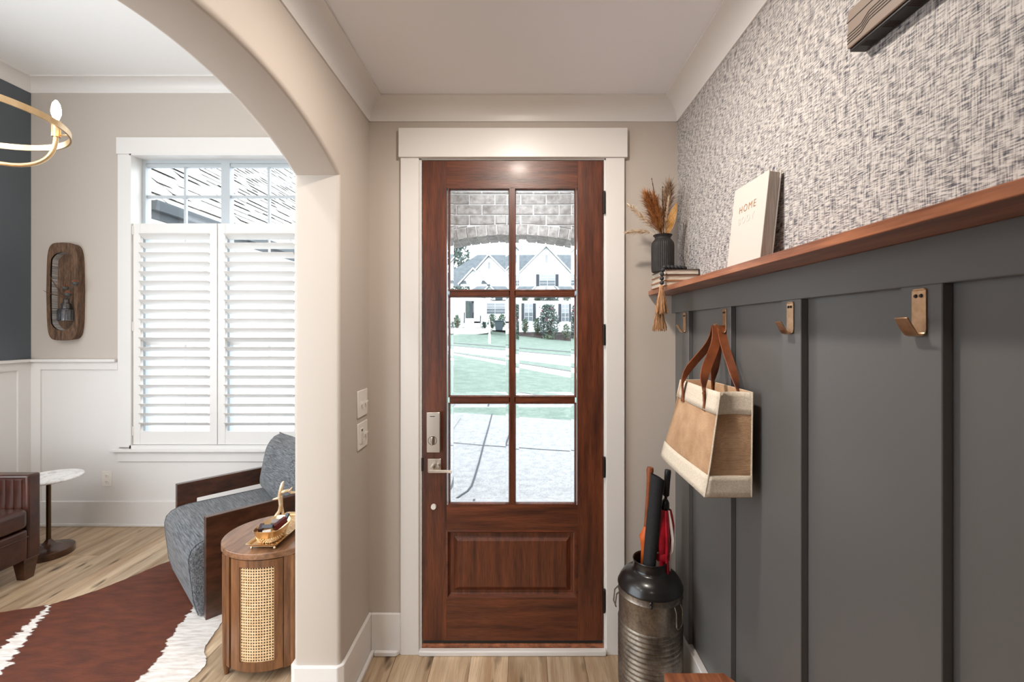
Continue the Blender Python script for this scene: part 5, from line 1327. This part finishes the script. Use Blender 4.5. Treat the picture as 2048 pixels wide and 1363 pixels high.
for x in (929, 961): MB().tube([at(x, 625, 45.5), at(x-.5, 645, 44)], .05, 6).build('hand_rail', SLATE, hs_)
dv = MB().prism([P2(880, 655, 42.9), P2(1000, 655, 42.9), P2(980, 661, 42.9), P2(900, 668, 42.9)], 'y', 42.8, 42.95)
# driveway apron of the far house
A = [at(870, 656, 42.4), at(985, 656.5, 42.6), at(975, 661, 41), at(905, 669, 39), at(860, 672, 38)]
tag(MB().loft([[p+Vector((0, 0, .03)) for p in A], [p-Vector((0, 0, .2)) for p in A]], True, True).build('far_driveway', CONC), 'pale driveway in front of the white house', 'driveway', kind='structure')
A = [at(1036, 664, 42.2), at(1150, 664, 42.2), at(1150, 684, 41.3), at(1100, 681, 41.4), at(1075, 674, 41.7), at(1036, 671, 42)]
tag(MB().loft([[p+Vector((0, 0, .02)) for p in A], [p-Vector((0, 0, .4)) for p in A]], True, True).build('mulch_bed', MULCH), 'dark mulch bed along the white house', 'flower bed', kind='structure')

def shrub(name, label, x, yb, w, h, Y, mi, n=260, shape='round', seed=1, cat='shrub', grp='shrubs in front of the white house', flowers=0, leaf=.16):
    rr = random.Random(seed); sc = Y/F; b = at(x, yb, Y); t = empty(name, b, label=label, cat=cat, group=grp); W_, H_ = w*sc/2, h*sc
    m = MB(); st = MB()
    for k in range(5):
        a = rr.uniform(0, 6.28); e = b+Vector((math.cos(a)*W_*.6, math.sin(a)*W_*.5, H_*.75)); st.tube([b+Vector((0, 0, -.1)), b.lerp(e, .5), e], [.05, .035, .015], 5)
    for k in range(n):
        if shape == 'round':
            a, q, u = rr.uniform(0, 6.28), rr.random()**.5, rr.random(); r = math.sqrt(max(0, 1-(2*u-1)**2))*.5+.5*(1-abs(2*u-1)**2)
            p = b+Vector((math.cos(a)*q*W_*r, math.sin(a)*q*W_*r, .05*H_+u*.95*H_))
        else:
            u = rr.random()**.8; a = rr.uniform(0, 6.28); q = rr.random()**.5; r = (.35+.75*math.sin(math.pi*min(1, u*.85+.12)))
            p = b+Vector((math.cos(a)*q*W_*r, math.sin(a)*q*W_*r*.7, u*H_))
        d = Vector((rr.uniform(-1, 1), rr.uniform(-1, 1), rr.uniform(-.3, 1.2))).normalized()*leaf*rr.uniform(.7, 1.4); w_ = d.orthogonal().normalized()*leaf*.4
        m.add([p, p+d*.5+w_, p+d, p+d*.5-w_], [(0, 1, 2, 3)])
    m.build('foliage', LEAFS[mi], t); st.build('stems', TWIG, t)
    if flowers:
        f = MB()
        for k in range(flowers):
            a = rr.uniform(0, 6.28); u = rr.uniform(.45, .95); p = b+Vector((math.cos(a)*W_*.9, -abs(math.sin(a))*W_*.6, u*H_)); f.ball(p, rr.uniform(.05, .11), 6, 4)
        f.build('blossom', PINK, t)
    return t
shrub('shrub', 'round pale shrub left of the house steps', 914, 655, 17, 23, 42.5, 1, seed=1)
shrub('shrub', 'tiny dark round shrub by the steps of the house', 968.5, 656, 8, 11, 42.5, 3, 140, seed=2)
shrub('shrub', 'leafy green shrub behind the white marker post', 984, 657, 17, 28, 43, 0, seed=3)
shrub('shrub', 'leafy green shrub behind the dark bin', 1004, 657, 18, 28, 43.2, 0, seed=4)
shrub('shrub', 'upright green shrub under the left house window', 1050, 665, 15, 26, 41.8, 0, seed=5)
shrub('shrub', 'upright green shrub left of the crape myrtle', 1074, 668, 18, 30, 41.8, 0, seed=6)
shrub('shrub', 'yellowish rounded shrub at the right end of the bed', 1133, 677, 18, 28, 41.4, 1, seed=7)
shrub('crape_myrtle', 'tall grey green crape myrtle with pink blossoms', 1097, 674, 40, 64, 41.2, 2, 1100, 'tall', 8, 'shrub', 'shrubs in front of the white house', 9, .2)
shrub('ornamental_grass', 'low pale ornamental grass at the foot of the myrtle', 1096, 681, 26, 11, 41, 1, 220, seed=9)
shrub('leafy_tree', 'leafy tree top showing left above the white house roof', 917, 640, 66, 158, 58, 2, 900, 'round', 10, 'tree', 'trees behind the white house', 0, .5)
# bin
bp_ = at(998, 660, 41.5); sc = 41.5/F; t = empty('trash_bin', bp_, label='dark wheeled trash bin at the edge of the far lawn', cat='bin')
w, h = 17*sc, 20*sc
MB().loft([[(bp_.x-w*.38, bp_.y-.3, bp_.z), (bp_.x+w*.38, bp_.y-.3, bp_.z), (bp_.x+w*.38, bp_.y+.3, bp_.z), (bp_.x-w*.38, bp_.y+.3, bp_.z)], [(bp_.x-w*.5, bp_.y-.4, bp_.z+h*.88), (bp_.x+w*.5, bp_.y-.4, bp_.z+h*.88), (bp_.x+w*.5, bp_.y+.4, bp_.z+h*.88), (bp_.x-w*.5, bp_.y+.4, bp_.z+h*.88)]], True, True).build('bin_body', BINM, t, bevel=.03)
B(bp_.x-w*.56, bp_.x+w*.56, bp_.y-.46, bp_.y+.46, bp_.z+h*.88, bp_.z+h).build('lid', BINM, t, bevel=.04)
for s in (-.3, .3): MB().tube([(bp_.x+w*s, bp_.y+.32, bp_.z+.12), (bp_.x+w*s+.06, bp_.y+.32, bp_.z+.12)], .12, 12).build('wheel', CHIMED, t)
# marker post
p = at(979, 690, 33.5); sc = 33.5/F
t = empty('marker_post', p, label='slender white marker post on the far lawn', cat='post')
MB().lathe([(.10, 0), (.09, .3), (.07, .9), (.04, 1.6), (.02, 1.95)], 12, (p.x, p.y, p.z), caps=True).build('post', HOUSEW, t, smooth=True)
MB().lathe([(.16, -.05), (.15, .06), (.10, .09)], 12, (p.x, p.y, p.z), caps=True).build('base', MORTAR, t, smooth=True)

# ------------------------------------------------------------------ outside the living room window: roof of the next wing
XE, ZE, YE0, YE1 = -3.64, 2.90, 4.45, 19.0
rw = empty('garage_wing', (XE-2, 6, 0), label='neighbouring house wing with pale shingle roof outside the window', cat='building')
SL = 1.0; RUN = 5.2
MB().prism([(XE, ZE), (XE-RUN, ZE+RUN*SL), (XE-RUN, ZE+RUN*SL-.2), (XE, ZE-.16)], 'y', YE0, YE1).build('roof_deck', FELT, rw)
B(XE-.02, XE+.015, YE0-.02, YE1, ZE-.17, ZE+.0).build('fascia', FASCIA, rw)
MB().prism([(XE+.015, ZE-.02), (XE+.10, ZE-.005), (XE+.10, ZE-.02), (XE+.085, ZE-.10), (XE+.015, ZE-.10)], 'y', YE0-.03, YE1).build('gutter', FASCIA, rw)
B(XE-.35, XE-.02, YE0, YE1, ZE-.19, ZE-.17).build('soffit', HOUSEW, rw)
B(XE-RUN, XE-.30, YE0+.05, YE1, -.2, ZE-.19).build('wing_wall', HOUSEW, rw)
MB().prism([(XE-.31, ZE-.19), (XE-RUN, ZE-.19), (XE-RUN, ZE+RUN*SL-.26), (XE-.31, ZE+.31-.26)], 'y', YE0+.06, YE0+.2).build('gable_end', HOUSEW, rw)
MB().prism([(XE+.0, ZE-.17), (XE+.0, ZE+.0), (XE-RUN, ZE+RUN*SL), (XE-RUN, ZE+RUN*SL-.2)], 'y', YE0-.03, YE0).build('barge_board', HOUSEW, rw)
ex = .148; dn = 1/math.sqrt(2); rr = random.Random(12); cnt = 0; rest = MB()
cells = []
for r in range(int(RUN*math.sqrt(2)/ex)):
    y = YE0-rr.uniform(0, .3)
    while y < YE1:
        ln = rr.choice((.22, .3, .36, .45)); cells.append((r, y, ln)); y += ln+.006
def shingle(m, r, y, ln):
    u0, u1 = r*ex-.02, (r+1)*ex+.015
    if y < YE0-.02: ln -= (YE0-.02-y); y = YE0-.02
    if ln < .03: return False
    P3 = lambda u, n: (XE-u*dn+n*dn, ZE+u*dn+n*dn)
    th, lift = .012, rr.choice((.006, .010, .022, .030, .034))
    m.prism([P3(u0, lift), P3(u0, lift+th), P3(u1, .006), P3(u1, .002)], 'y', y, y+ln); return True
def pxpos(r, y, ln):
    u = r*ex; X, Y, Z = XE-u*dn, y+ln/2, ZE+u*dn; return 1043+F*X/Y, 659-F*(Z-CZ)/Y, F/Y
vis = []
for c in cells:
    x, y, s = pxpos(*c)
    if 285 < x < 640 and 300 < y < 470: vis.append((-s, c))
vis.sort(); near = set(c for _, c in vis[:300])
for c in cells:
    if c in near:
        m = MB()
        if shingle(m, *c): m.build('shingle', SHING, rw)
    elif c[1] > 0: shingle(rest, *c)
tag(rest.build('shingle_field', SHING, rw), kind='stuff')
